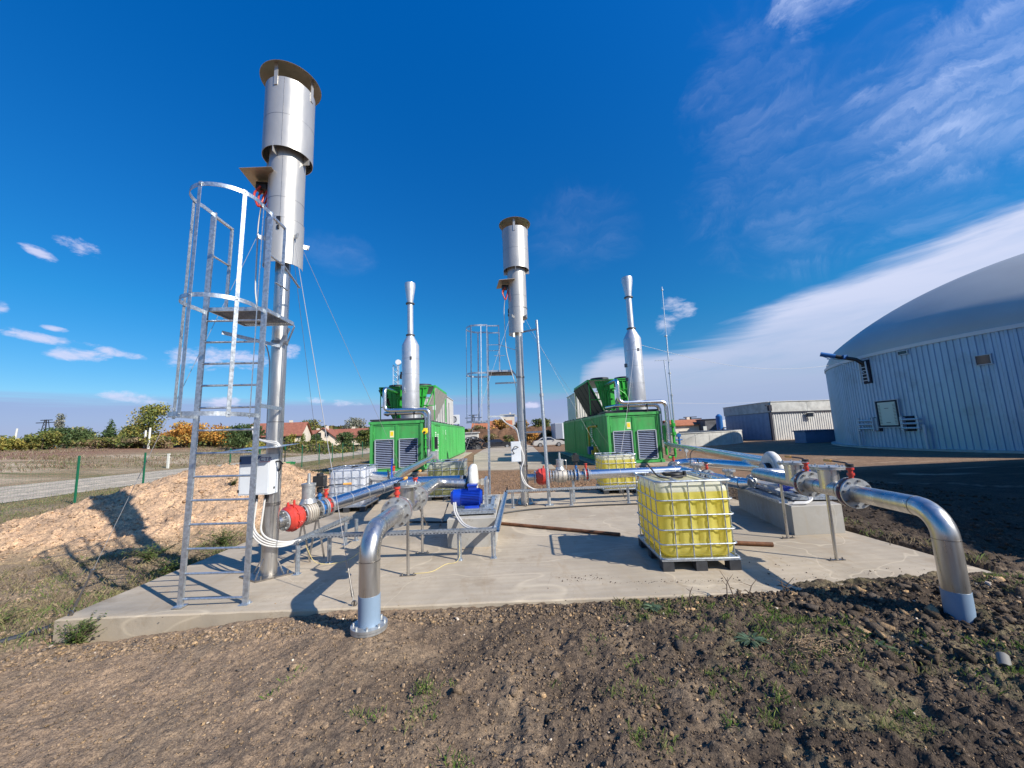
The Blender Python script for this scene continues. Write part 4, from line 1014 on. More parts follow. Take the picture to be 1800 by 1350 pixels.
bvalve(t_, (4.74, 10.85, .75), (.3, 1, .1), .15, RED, lev=(-1, .3, 0), lever_len=.2, grip=False)
b = MB(); b.cyl((5.15, 10.9, .95), (5.15, 10.9, 1.17), .012, n=8); b.cyl((5.15, 10.86, 1.19), (5.15, 10.91, 1.19), .05, n=18); b.build('pressure_gauge', FLANGE, t_)
b = MB(); b.tube(arc_path([(4.75, 9.9, .85), (4.78, 9.9, 1.22), (5.0, 9.9, 1.32), (5.2, 9.9, 1.16)], .15, 6), .010, 6); b.cyl((4.86, 9.6, .70), (4.80, 9.6, 1.05), .017, n=8); b.build('sensor_rod', BLK, t_)
t_ = thing('suction_pipe', 'clad suction pipe with cone end entering the right blower', 'pipe', (4.8, 9, 0))
b = MB(); b.tube([(4.72, 10.2, .70), (4.68, 9.6, .70), (4.78, 8.5, .66), (4.86, 7.95, .66)], .122, 36); b.tube([(4.86, 7.95, .66), (4.92, 7.78, .68)], [.122, .085], 32); b.build('clad_pipe', CLAD, t_)
bvalve(t_, (4.70, 9.0, .68), (.1, 1, 0), .155, RED, lev=(-1, .6, 0), lever_len=.18, grip=False)
tee_lid(t_, (4.68, 9.42, .70), .93, .09, .15); tee_lid(t_, (4.84, 8.35, .66), .88, .08, .13)
b = MB(); flange(b, (4.96, 7.80, .72), (1, .2, 0), .13); b.cyl((4.92, 7.78, .70), (5.08, 7.83, .78), .085, n=24); b.build('flange', FLANGE, t_)

# ------------------------------------------------------------------ cable trays
def tray(label, pts, feet, z=.40, w=.09, h=.05, group='galvanised cable trays on short legs'):
    t_ = thing('cable_tray', label, 'cable tray', (pts[0][0], pts[0][1], 0), group)
    for i in range(len(pts)-1):
        a, c = Vector((*pts[i], z)), Vector((*pts[i+1], z)); d = (c-a).normalized(); sd = Vector((-d.y, d.x, 0))
        b = MB(); b.bar(a-d*.0, c+d*(.04 if i < len(pts)-2 else 0), w, .004)
        for s_ in (-1, 1):
            o_ = sd*(w/2)*s_; b.bar(a+o_+up*.027, c+o_+up*.027, .003, h)
        n = int((c-a).length/.055)
        b.fc = [0]*len(b.f); b.cur = 1
        for k in range(n):
            q = a+d*(.03+.055*k)
            for s_ in (-1, 1): b.box(q+sd*(w/2+.002)*s_+up*.012, (.026, .003, .010), math.atan2(d.y, d.x))
        b.build('channel', [GALV, LOUVD], t_)
    for x, y in feet:
        b = MB(); b.bar((x, y, .005), (x, y, z-.003), .04, .004, up=(1, 0, 0)); b.bar((x-.02, y+.012, .005), (x-.02, y+.012, z-.003), .004, .028, up=(1, 0, 0)); b.bar((x+.02, y+.012, .005), (x+.02, y+.012, z-.003), .004, .028, up=(1, 0, 0))
        b.box((x, y, .004), (.10, .10, .007)); b.bolts((x+.03, y-.03, .01), (0, 0, 1), 0, 1, .008, .03); b.build('leg', GALV, t_)
    return t_
tray('short cable tray running away beside the left gas train', [(-3.18, 5.86), (-3.04, 7.62)], [(-3.08, 5.83), (-3.0, 7.3), (-2.9, 7.55)])
tray('cable tray crossing in front of the left plinth then turning back to the central flare', [(-3.10, 6.26), (-.19, 6.08), (-.03, 9.98), (3.9, 9.93)], [(-2.83, 6.28), (-.77, 6.10), (-.25, 6.12), (.13, 10.0), (1.63, 10.0), (3.1, 9.96)])
tray('cable tray clipped along the left edge of the right plinth', [(5.12, 8.9), (4.72, 6.62)], [(5.15, 9.05)], z=.50, w=.14)
# ------------------------------------------------------------------ IBC tanks
def ibc_mat(name, liq, shell, lvl, skin=None):
    m = bpy.data.materials.new(name); m.use_nodes = True; k = NT(m.node_tree); b = k.n['Principled BSDF']
    tc = k.node('ShaderNodeTexCoord'); s_ = k.node('ShaderNodeSeparateXYZ'); k.put(s_.inputs[0], tc.outputs['Object'])
    c = k.mix(k.rng(s_.outputs[2], lvl-.01, lvl+.01), liq, shell)
    cs = k.mix(k.rng(s_.outputs[2], lvl-.01, lvl+.01), skin or liq, shell)
    k.put(b.inputs['Base Color'], cs); b.inputs['Roughness'].default_value = .32; b.inputs['Specular IOR Level'].default_value = .5
    tr = k.node('ShaderNodeBsdfTranslucent'); k.l.new(c, tr.inputs[0]); mx = k.node('ShaderNodeMixShader'); mx.inputs[0].default_value = .52
    k.l.new(b.outputs[0], mx.inputs[1]); k.l.new(tr.outputs[0], mx.inputs[2]); k.l.new(mx.outputs[0], k.n['Material Output'].inputs[0]); return m
IB_Y = ibc_mat('yellow_liquid_bottle', (.95, .80, .03), (.80, .80, .72), 1.0, (.76, .69, .20))
IB_P = ibc_mat('pale_liquid_bottle', (.60, .58, .22), (.66, .66, .55), .95, (.40, .40, .22))
IB_W = ibc_mat('white_bottle', (.78, .80, .84), (.78, .80, .84), 2)
PALM = mat('pallet_plastic', (.035, .037, .042), .6, 0, 8, .3, .2, 30)
def ibc(label, mb, loc, rz, group, w=1.0, l=1.2):
    """origin at front-left foot"""
    t_ = thing('liquid_tank', label, 'liquid tank', (0, 0, 0), group)
    # bottle: rounded box with vertical flutes
    x0, y0, x1, y1 = .035, .035, w-.035, l-.035; zb, zt = .165, 1.105; nz = 18; per = []
    cx, cy = w/2, l/2; N = 120
    def rr(hx, hy, rad, k):
        per_ = []
        for sx_, sy_, a0 in ((1, -1, -90), (1, 1, 0), (-1, 1, 90), (-1, -1, 180)):
            for i in range(6):
                a = R(a0+90*i/5); per_.append((sx_*(hx-rad)+rad*math.cos(a), sy_*(hy-rad)+rad*math.sin(a)))
        out = []
        for i in range(len(per_)):
            a, c = per_[i], per_[(i+1) % len(per_)]; L_ = math.hypot(c[0]-a[0], c[1]-a[1]); n_ = 1 if L_ < .2 else 26
            for q in range(n_): out.append((a[0]+(c[0]-a[0])*q/n_, a[1]+(c[1]-a[1])*q/n_, L_ > .2))
        return out
    b = MB(); vs = []; m_ = 0
    for j in range(nz+1):
        tt = j/nz; z_ = zb+(zt-zb)*tt; e_ = min(tt, 1-tt)*nz; ins = .05*max(0, 1-e_/1.6)**2; ring = rr(w/2-.035-ins, l/2-.035-ins, .09, 0)
        wave = max(0, min(1, (tt-.06)*12))*max(0, min(1, (.86-tt)*10))
        hb = -.006 if abs((tt*4.6) % 1-.5) > .42 else 0
        for (x, y, fl) in ring:
            if fl:
                horiz = abs(y) > abs(x)*l/w*.98 and abs(abs(y)-(l/2-.035-ins)) < .01
                u_ = x/(w-.25) if horiz else y/(l-.25); nn = 3 if horiz else 4
                ph = abs(math.cos(math.pi*(u_+.5)*nn)); dd = (.022*(ph > .5)*wave+hb*wave)
                if horiz: y += dd*(1 if y > 0 else -1)-.012*wave*(1 if y > 0 else -1)
                else: x += dd*(1 if x > 0 else -1)-.012*wave*(1 if x > 0 else -1)
            vs.append((x+cx, y+cy, z_))
        m_ = len(ring)
    fs = [(j*m_+i, j*m_+(i+1) % m_, (j+1)*m_+(i+1) % m_, (j+1)*m_+i) for j in range(nz) for i in range(m_)]
    o_ = len(vs); vs += [(cx+(vs[nz*m_+i][0]-cx)*.5, cy+(vs[nz*m_+i][1]-cy)*.5, zt+.015) for i in range(m_)]
    fs += [(nz*m_+i, nz*m_+(i+1) % m_, o_+(i+1) % m_, o_+i) for i in range(m_)]+[tuple(range(o_, o_+m_)), tuple(range(m_))[::-1]]
    b.add(vs, fs); b.build('bottle', mb, t_, smooth=50)
    b = MB(); b.cyl((cx, cy, zt+.012), (cx, cy, zt+.05), .085, n=28); b.cyl((cx, cy, zt+.05), (cx, cy, zt+.06), .07, n=28); b.build('screw_cap', BLK, t_)
    # cage
    def rp(z_, ins=0): 
        pts = [(ins, ins), (w-ins, ins), (w-ins, l-ins), (ins, l-ins)]; out = []
        rad = .07
        for i in range(4):
            p = Vector((*pts[i], z_)); a = Vector((*pts[i-1], z_)); c = Vector((*pts[(i+1) % 4], z_)); da = (a-p).normalized()*rad; dc = (c-p).normalized()*rad
            for k in range(5): q = k/4; out.append((p+da)*(1-q)**2+p*2*q*(1-q)+(p+dc)*q*q)
        out.append(out[0]); return out
    b = MB()
    for z_ in (.335, .52, .705, .90): b.tube(rp(z_, .006), .0095, 8, caps=False)
    b.tube(rp(1.145, .006), .015, 8, caps=False); b.build('cage_band', GALV, t_)
    b = MB()
    for x in (.20, .42, .64, .86):
        for y in (.0145, l-.0145): b.tube([(x*w, y, .15), (x*w, y, 1.14)], .0085, 8)
    for y in (.12, .36, .60, .84, 1.08):
        for x in (.0145, w-.0145): b.tube([(x, y*l/1.2, .15), (x, y*l/1.2, 1.14)], .0085, 8)
    b.build('cage_upright', GALV, t_)
    b = MB(); b.bar((.28, 0, 1.15), (.28, l, 1.15), .02, .02); b.bar((w-.28, 0, 1.15), (w-.28, l, 1.15), .02, .02); b.build('top_bar', GALV, t_)
    b = MB(); b.plate([(-.005, -.005, .150), (w+.005, -.005, .150), (w+.005, l+.005, .150), (-.005, l+.005, .150)], .022); b.tube(rp(.158, -.003), .012, 8, caps=False); b.build('tray_base', GALV, t_)
    b = MB()
    for x in (.075, w/2, w-.075):
        for y in (.075, l/2, l-.075): b.box((x, y, .052), (.145, .145, .10))
    for x in (.075, w/2, w-.075): b.box((x, l/2, .112), (.14, l-.004, .022))
    b.build('pallet', PALM, t_)
    t_.location = loc; t_.rotation_euler = (0, 0, rz); return t_
GI = 'caged liquid tanks on the pad'
ibc('nearest caged tank of bright yellow liquid standing alone on the open pad', IB_Y, (2.0, 5.2, 0), -.078, GI)
ibc('empty white caged tank beside the left gas train', IB_W, (-4.78, 10.42, 0), R(2), GI, 1.0, 1.2)
ibc('pale green caged tank behind the left blower in front of the left container', IB_P, (-2.42, 11.7, -.02), R(-1), GI, 1.14, 1.0)
ibc('far caged tank of yellow liquid crossed by the shiny pipe before the right container', IB_Y, (2.84, 11.42, -.02), R(-2), GI, 1.04, 1.15)
t_ = thing('hose_coil', 'coiled black hose lying on top of the near yellow tank', 'hose', (2.4, 5.8, 1.16))
b = MB()
for k in range(4): b.tube([(2.52+.13*math.cos(a)*(1+.05*k), 5.85+.11*math.sin(a), 1.155+.010*k) for a in np.linspace(0, 6.28, 28)], .010, 8)
b.build('coil', RUBB, t_)
b = MB(); b.tube(arc_path([(2.62, 5.62, 1.165), (2.30, 5.45, 1.16), (2.16, 5.50, 1.17), (2.06, 5.62, 1.36)], .12, 8), .011, 8); b.build('loose_end', RUBB, t_)
b = MB(); b.cyl((2.68, 5.80, 1.13), (2.68, 5.80, 1.21), .028, n=14); b.build('hose_nozzle', BLK, t_)

# ------------------------------------------------------------------ things lying on the pad
b = MB(); p0 = Vector((-.12, 8.62, .036)); p1 = Vector((4.10, 5.66, .036)); 
b.cyl((-.35, 8.35, .034), (1.96, 6.95, .034), .030, n=14)
tag(b.build('steel_tube', RUST), 'long rusty brown tube lying on the pad left of the near yellow tank', 'steel tube', 'rusty tubes lying on the pad')
b = MB(); b.cyl((3.28, 6.24, .034), (4.02, 5.98, .034), .032, n=14)
tag(b.build('steel_tube', RUST), 'short rusty tube lying on the pad right of the near yellow tank', 'steel tube', 'rusty tubes lying on the pad')
b = MB(); b.tube(arc_path([(-2.3, 8.9, .02), (-1.2, 8.6, .02), (.3, 9.6, .02), (2.0, 9.75, .02), (5.0, 9.6, .02)], .5, 8), .018, 8)
tag(b.build('black_hose', RUBB), 'thin black hose snaking across the pad behind the left plinth', 'hose')
b = MB(); b.tube(arc_path([(-1.34, 5.60, .006), (-1.1, 5.62, .006), (-.95, 5.95, .006), (-.80, 5.96, .006), (-.76, 6.08, .05), (-.77, 6.1, .3)], .1, 6), .004, 6)
tag(b.build('earthing_lead', YROPE), 'thin yellow lead from the tray leg to the pipe stand', 'cable')
b = MB(); b.tube(arc_path([(-3.0, 5.9, .38), (-2.9, 5.95, .1), (-2.75, 6.15, .02), (-2.45, 6.2, .05), (-2.2, 6.5, .3)], .15, 6), .004, 6)
tag(b.build('earthing_lead', YROPE), 'pale yellow lead curling between the left tray legs', 'cable')
b = MB(); b.tube([(-6.6, 3.7, -.22), (-6.0, 4.3, -.20), (-5.6, 5.0, -.21), (-5.45, 6.2, -.2), (-5.35, 7.4, -.22)], .035, 12)
tag(b.build('buried_hose', mat('dark_blue_hose', (.02, .025, .035), .6)), 'dark hose half buried along the left edge of the pad', 'hose')
b = MB(); b.tube([(6.6, 4.95, .06), (7.2, 5.05, .08), (8.2, 5.2, .07)], .022, 10)
tag(b.build('plastic_conduit', WHP), 'pale plastic conduit on the soil at the right edge of the picture', 'conduit')
b = MB(); b.ring((3.62, 2.98, .01), (3.70, 3.05, .05), .035, .030, 18)
tag(b.build('pipe_offcut', mat('grey_offcut', (.17, .165, .15), .7)), 'short grey plastic pipe offcut in the soil below the right pipe', 'pipe offcut')
t_ = None
def leafy(name, label, cat, x, y, z, h, rad, n, cols, droop=.4, lw=.018, ll=.07, stem=(.14, .13, .06), group=None, seed=0, up_=.6):
    """small plant: stems with many narrow leaf faces"""
    r_ = np.random.default_rng(seed+int(abs(x*100))); root = thing(name, label, cat, (x, y, z), group)
    b = MB(); s_ = MB()
    ns = max(4, n//22)
    for k in range(ns):
        a = r_.random()*6.28; tilt = r_.random()**.6*rad; L = h*(.55+.45*r_.random()); pth = []
        for i in range(5):
            q = i/4; pth.append(Vector((x+math.cos(a)*tilt*q**1.3, y+math.sin(a)*tilt*q**1.3, z-.01+L*q*(1-.15*q*q))))
        s_.tube(pth, [.004, .0035, .003, .0025, .0015], 4)
        for i in range(n//ns):
            q = .12+.88*r_.random(); j = min(3, int(q*4)); p = pth[j].lerp(pth[j+1], q*4-j)
            aa = r_.random()*6.28; dd = Vector((math.cos(aa), math.sin(aa), up_*(r_.random()*1.2-.2))).normalized(); L2 = ll*(.5+.8*r_.random())*(1.1-.4*q)
            sd = dd.cross(Vector((0, 0, 1))).normalized()*lw*(.6+.6*r_.random()); e_ = p+dd*L2-Vector((0, 0, droop*L2*.4)); m_ = p+dd*L2*.5
            c = cols[int(r_.integers(len(cols)))]; kk = .7+.6*r_.random(); b.add([p, m_+sd, e_, m_-sd], [(0, 1, 2, 3)], tuple(v*kk for v in c))
    s_.cur = None; b.build('foliage', LEAF, root, smooth=0); s_.build('stem', BARK, root); return root
GW = [(.10, .16, .035), (.14, .20, .05), (.20, .22, .08), (.07, .12, .03)]
leafy('weed', 'tall feathery green weed growing at the front left corner of the pad', 'weed', -4.78, 4.56, -.24, .36, .30, 900, GW, lw=.008, ll=.06)
leafy('weed', 'bushy green weed behind the ladder at the left edge of the pad', 'weed', -5.75, 6.9, -.28, .45, .5, 900, GW, lw=.010, ll=.07, seed=2)
leafy('weed', 'green weed clump at the foot of the clay mound, seen between the ladder rungs', 'weed', -6.1, 8.6, -.28, .55, .55, 900, GW, lw=.011, ll=.08, seed=3)
leafy('weed', 'feathery low weed hugging the pad beside the ladder feet', 'weed', -5.55, 7.7, -.28, .38, .45, 700, GW, lw=.010, ll=.06, seed=12)
leafy('weed', 'sprawling green weed at the toe of the mound left of the ladder', 'weed', -7.0, 7.9, -.28, .40, .55, 800, GW, lw=.011, ll=.07, seed=13)
leafy('weed', 'low weed on the mud left of the buried hose', 'weed', -6.6, 5.3, -.28, .22, .4, 400, GW, lw=.010, ll=.06, seed=4)
leafy('weed', 'small dark weed on the slope of the clay mound', 'weed', -8.0, 11.5, mound_z(-8.0, 11.5), .3, .25, 250, GW, lw=.015, ll=.08, seed=5)
leafy('weed', 'small weed high on the clay mound near the control box', 'weed', -7.0, 11.6, mound_z(-7.0, 11.6), .28, .22, 220, GW, lw=.015, ll=.08, seed=6)
GR = [(.07, .115, .07), (.09, .14, .085), (.055, .09, .055), (.12, .15, .08)]
def rosette(label, x, y, s_, seed):
    r_ = np.random.default_rng(seed); z = gz(x, y)+.01; b = MB()
    for k in range(70):
        a = r_.random()*6.28; L = s_*(.25+.62*r_.random()); el_ = .15+.6*r_.random(); c = GR[k % 4]; kk = .5+.9*r_.random(); c = tuple(v*kk for v in c)
        d = Vector((math.cos(a), math.sin(a), 0)); sd = Vector((-d.y, d.x, 0)); pr = None
        for i in range(5):
            q = i/4; p = Vector((x, y, z))+d*L*q+Vector((0, 0, el_*L*q*(1-.8*q))); w_ = .011*math.sin(math.pi*min(.97, q*.85+.12))*(1+.4*r_.random())
            cur = (p-sd*w_, p+sd*w_)
            if pr: b.add([pr[0], pr[1], cur[1], cur[0]], [(0, 1, 2, 3)], c)
            pr = cur
    tag(b.build('leaf_rosette', LEAF, smooth=0), label, 'weed', 'leaf rosettes in the front soil')
rosette('flat grey green leaf rosette nearer the middle of the front soil', 2.12, 3.62, .20, 1)
rosette('flat grey green leaf rosette further right on the front soil', 3.05, 3.40, .20, 2)
rosette('small leaf rosette against the front edge of the pad', 1.50, 4.30, .15, 3)
# dry tumbleweed
r_ = np.random.default_rng(4); b = MB(); x, y = 2.55, 3.40; b.tube([(2.45, 3.40, gz(2.5, 3.4)+.03), (2.65, 3.42, gz(2.5, 3.4)+.05)], .003, 4); z = gz(x, y)+.05
for k in range(170):
    p = Vector((x+r_.normal()*.13, y+r_.normal()*.09, z+abs(r_.normal())*.035)); a = r_.random()*6.28; pth = [p]
    for i in range(3): a += r_.normal()*.8; p = p+Vector((math.cos(a), math.sin(a), r_.normal()*.35))*.035; pth.append(p)
    b.tube(pth, .0016, 3, caps=False)
tag(b.build('dry_weed', mat('straw', (.36, .25, .15), .9)), 'tangled dry brown weed lying between the two leaf rosettes', 'dry weed')
t_ = thing('dead_plant', 'dead brown stalks leaning over the front edge of the pad', 'dead plant', (2.62, 4.36, 0))
b = MB()
for (x, y, dx_, dy_, h_) in ((2.35, 4.36, .05, .02, .20), (2.42, 4.34, -.08, .05, .26), (2.6, 4.38, .14, .02, .16), (2.95, 4.34, .12, -.02, .20), (2.99, 4.36, .02, .03, .14), (3.08, 4.34, -.14, .02, .12), (1.95, 4.4, .05, .0, .12)):
    b.tube([(x, y, .0), (x+dx_*.4, y+dy_, h_*.6), (x+dx_, y+dy_*2, h_)], [.007, .005, .002], 5); b.tube([(x+dx_*.4, y+dy_, h_*.6), (x-dx_*.5, y+dy_, h_*.9)], [.004, .0015], 4)
b.build('stalk', mat('dead_stalk', (.12, .085, .06), .9), t_)

# grass tufts
def grass(name, label, spots, cols, hmin, hmax, wd, seed, zf=gz, n=26, spread=.09):
    r_ = np.random.default_rng(seed); V_ = []; Fc = []; b = MB()
    for (x, y) in spots:
        m = int(n*(.5+r_.random())); base = cols[int(r_.integers(len(cols)))]
        for k in range(m):
            px, py = x+r_.normal()*spread, y+r_.normal()*spread; z = zf(px, py)-.005; h = hmin+(hmax-hmin)*r_.random(); a = r_.random()*6.28; lean = h*(.3+.7*r_.random())
            dx_, dy_ = math.cos(a)*lean, math.sin(a)*lean; s_ = wd*(.6+.8*r_.random()); sx_, sy_ = -math.sin(a)*s_, math.cos(a)*s_; q = .7+.6*r_.random()
            b.add([(px-sx_, py-sy_, z), (px+sx_, py+sy_, z), (px+dx_*.5, py+dy_*.5, z+h*.75), (px+dx_, py+dy_, z+h)], [(0, 1, 2), (0, 2, 3)], tuple(v*q for v in base))
    return tag(b.build(name, LEAF, smooth=0), label, kind='stuff')
rg = np.random.default_rng(33); sp = []
for (cx_, cy_, s1, n_) in ((1.75, 4.25, .35, 26), (1.3, 4.28, .2, 10), (2.5, 3.75, .35, 24), (2.9, 3.6, .3, 20), (2.2, 3.3, .3, 12), (3.4, 3.05, .28, 14), (-.62, 3.15, .09, 6), (-.68, 2.9, .05, 3), (-.45, 2.55, .10, 3), (.85, 3.0, .12, 5), (.9, 2.6, .1, 4), (1.6, 2.75, .1, 6), (2.35, 2.6, .15, 6), (3.9, 3.3, .3, 8), (-1.9, 3.3, .1, 2), (-1.1, 2.9, .1, 2), (5.6, 4.3, .25, 14), (6.3, 5.0, .3, 18), (2.3, 4.05, .3, 12), (0.9, 3.6, .4, 7), (1.75, 3.2, .35, 8)):
    for _ in range(n_): sp.append((cx_+rg.normal()*s1, min(4.42, cy_+rg.normal()*s1*.6)))
grass('grass', 'sparse short green grass sprouting from the front soil', sp, [(.12, .20, .04), (.17, .22, .06), (.22, .23, .09)], .015, .062, .0018, 1, n=24, spread=.038)
sp = [(rg.uniform(-9.5, -5.35), rg.uniform(4.6, 9)) for _ in range(300)]+[(5.9+abs(rg.normal())*.30, rg.uniform(4.8, 8.5)) for _ in range(26)]+[(-5.3-abs(rg.normal())*.5, rg.uniform(5.5, 12)) for _ in range(240)]
sp = [p for p in sp if mound_z(*p)-th(*p) < .08]
grass('grass', 'dry yellow green grass and weeds on the ground left of the pad', sp, [(.15, .19, .06), (.24, .22, .10), (.30, .24, .14), (.21, .16, .11), (.25, .20, .13)], .02, .11, .004, 2, zf=lambda x, y: th(x, y)+.02, n=22, spread=.10)
sp = [(rg.uniform(-23, -11), rg.uniform(9, 30)) for _ in range(900)]+[(rg.uniform(-22.5, -9), rg.uniform(20, 48)) for _ in range(700)]
sp = [p for p in sp if mound_z(*p)-th(*p) < .05]
grass('grass', 'dry grass on the strip between the clay mound, the mesh fence and the road', sp, [(.16, .18, .07), (.26, .22, .11), (.22, .17, .10)], .04, .16, .012, 3, zf=th, n=16, spread=.35)
sp = [p for p in [(rg.uniform(-75, -28.8), rg.uniform(8, 80)) for _ in range(3200)] if fbm(np.array([p[0]*.16]), np.array([p[1]*.16]), 3, 7)[0] > .5]
grass('field_scrub', 'low brown and green scrub covering the field beyond the road', sp, [(.24, .16, .11), (.28, .20, .14), (.17, .17, .07), (.30, .25, .17), (.20, .13, .10)], .06, .34, .035, 4, zf=th, n=14, spread=.7)

# ================================================================== green generator containers
def corr_wall(b, p0, p1, z0, z1, nrm, pitch=.28, dep=.036):
    """trapezoid corrugated sheet from p0 to p1, depth towards nrm"""
    p0, p1 = Vector((*p0, 0)), Vector((*p1, 0)); L_ = (p1-p0).length; d = (p1-p0).normalized(); nv = Vector((*nrm, 0)); n = max(1, int(round(L_/pitch))); pt = L_/n; prof = []
    for i in range(n):
        for q, dd in ((0, 0), (.30, 0), (.45, -dep), (.80, -dep), (.95, 0)): prof.append(p0+d*pt*(i+q)+nv*dd)
    prof.append(p1); m_ = len(prof); vs = [(p.x, p.y, z0) for p in prof]+[(p.x, p.y, z1) for p in prof]
    b.add(vs, [(i, i+1, m_+i+1, m_+i) for i in range(m_-1)])
def louvre(t_, x0, x1, z0, z1, y=0.0, n=15):
    b = MB()
    for a, c in (((x0, z0), (x1, z0)), ((x0, z1), (x1, z1)), ((x0, z0), (x0, z1)), ((x1, z0), (x1, z1))):
        b.bar((a[0], y-.012, a[1]), (c[0], y-.012, c[1]), .05, .05, up=(0, 1, 0))
    fo = b.build('louvre_frame', mat('louvre_frame_grey', (.42, .46, .50), .5, .2), t_)
    b = MB()
    for k in range(n):
        z = z0+.04+(z1-z0-.08)*(k+.5)/n; M = Matrix.Rotation(R(32), 3, 'X'); b.box(((x0+x1)/2, y+.02, z), (x1-x0-.04, .062, .006), M=M)
    b.build('louvre_blades', LOUV, fo)
    b = MB(); b.box(((x0+x1)/2, y+.064, (z0+z1)/2), (x1-x0, .01, z1-z0)); b.build('louvre_back', LOUVD, fo)
def container(label, loc, L_, seam, side, mir, signx, ex):
    w, h = 3.12, 2.93; t_ = thing('generator_container', label, 'generator container', (0, 0, 0), 'green generator containers')
    b = MB()   # shell without the front
    corr_wall(b, (0, .12), (0, L_), .14, h-.14, (-1, 0)); corr_wall(b, (w, .12), (w, L_), .14, h-.14, (1, 0)); corr_wall(b, (0, L_), (w, L_), .14, h-.14, (0, 1))
    b.box((w/2, L_/2, h-.06), (w-.1, L_-.1, .04)); b.build('side_walls', GREEN, t_)
    b = MB()
    for x in (.07, w-.07):
        b.box((x, .07, h/2), (.16, .16, h)); b.box((x, L_-.07, h/2), (.16, .16, h)); b.box((x, L_/2, .075), (.17, L_-.3, .15)); b.box((x, L_/2, h-.07), (.17, L_-.3, .14))
    b.box((w/2, .06, .08), (w-.3, .12, .16)); b.box((w/2, .05, h-.08), (w-.3, .13, .16)); b.box((w/2, L_-.06, .08), (w-.3, .12, .16)); b.box((w/2, L_-.06, h-.07), (w-.3, .12, .14))
    for y in seam:
        for x in (-.012, w+.012): b.box((x, y, h/2), (.05, .16, h-.02))
    for x in (.02, w-.02):
        for z in (.07, h-.07): b.box((x, .02, z), (.20, .14, .14))
    b.build('steel_frame', GREEN, t_)
    for (a, c) in ((.17, w/2-.03), (w/2+.03, w-.17)):
        b = MB(); b.box(((a+c)/2, .075, h/2), (c-a, .03, h-.34)); b.bar((a+.03, .05, .17), (a+.03, .05, h-.17), .06, .03, up=(1, 0, 0)); b.bar((c-.03, .05, .17), (c-.03, .05, h-.17), .06, .03, up=(1, 0, 0)); b.bar((a, .05, h-.24), (c, .05, h-.24), .03, .06)
        b.bar((a+.3, .035, h-.19), (c-.2, .035, h-.19), .03, .05)
        for z in (.5, 1.0, 2.2): b.cyl((a+.01 if a < 1 else c-.01, .03, z), (a+.01 if a < 1 else c-.01, .03, z+.12), .02, n=8)
        d_ = b.build('end_door', GREEN, t_)
        louvre(d_, a+.14, c-.14, .22, 1.86, -.012)
    b = MB(); b.box((signx, .055, 2.17), (.24, .006, .40)); sg = b.build('warning_sign', mat('pale_sign', (.75, .72, .45), .5), t_)
    b = MB(); b.box((signx, .050, 2.19), (.17, .004, .24)); b.build('sign_symbol', YEL, sg)
    b = MB(); b.bar((w/2, .03, .2), (w/2, .03, h-.2), .03, .05, up=(1, 0, 0)); b.build('door_bar', GREEN, t_)
    b = MB(); b.box((w/2, L_*.5, h+.02), (w-.02, L_-.1, .03))
    for k in range(int(L_/1.5)): b.box((w/2, .5+1.5*k, h+.06), (w+.04, .14, .06))
    b.box((w/2, .8, h+.10), (w+.05, 1.5, .09)); b.build('roof_deck', ROOFD, t_)
    b = MB()
    for y in np.arange(.4, L_, 3.6): b.box((w/2, y, -.06), (w-.2, .35, .13))
    b.build('skid_support', ROOFD, t_)
    # lettering on the long side that faces the path
    xs = w+.004 if side > 0 else -.004
    rot = Matrix.Rotation(R(90*side), 3, 'Z') @ Matrix.Rotation(R(90), 3, 'X')
    def sy(y, wd): return y if side > 0 else y+wd
    text_mesh('side_lettering', 'I', .55, LETW, t_, (xs, sy(7.3, .0), 2.05), rot); text_mesh('side_lettering', 'G' if side > 0 else 'I', .55, LETW, t_, (xs, sy(8.5 if side > 0 else 6.3, 0), 2.05), rot)
    if side > 0: text_mesh('side_lettering', 'G', .26, LETW, t_, (xs, 8.6, 1.65), rot)
    b = MB()
    r_ = np.random.default_rng(3)
    for c0 in (4.2, 5.0):
        for k in range(13):
            if r_.random() < .8: b.box((xs, c0+.15*(r_.random()-.5), 2.2-.125*k), (.006, .3+.2*r_.random(), .05+.03*r_.random()))
    b.build('notice_panel', LETW, t_)
    b = MB(); b.box((w+.02 if side > 0 else -.02, 5.0, 2.72), (.05, 2.2, .03)); b.box((w+.02 if side > 0 else -.02, 3.6, 1.35), (.03, .04, 2.5)); b.box((w+.02 if side > 0 else -.02, 5.9, 1.35), (.03, .04, 2.5)); b.build('side_door', GREEN, t_)
    t_.location = loc; return t_
CA = (-8.0, 22.8, 0); CB = (6.0, 22.2, -.09)
container('left green generator container with its long right side in full sun', CA, 23.6, (15.6,), 1, 1, 1.27, .3)
container('right green generator container with shaded left side and yellow gas pipe', CB, 16.6, (10.6,), -1, 1, 1.27, .7)

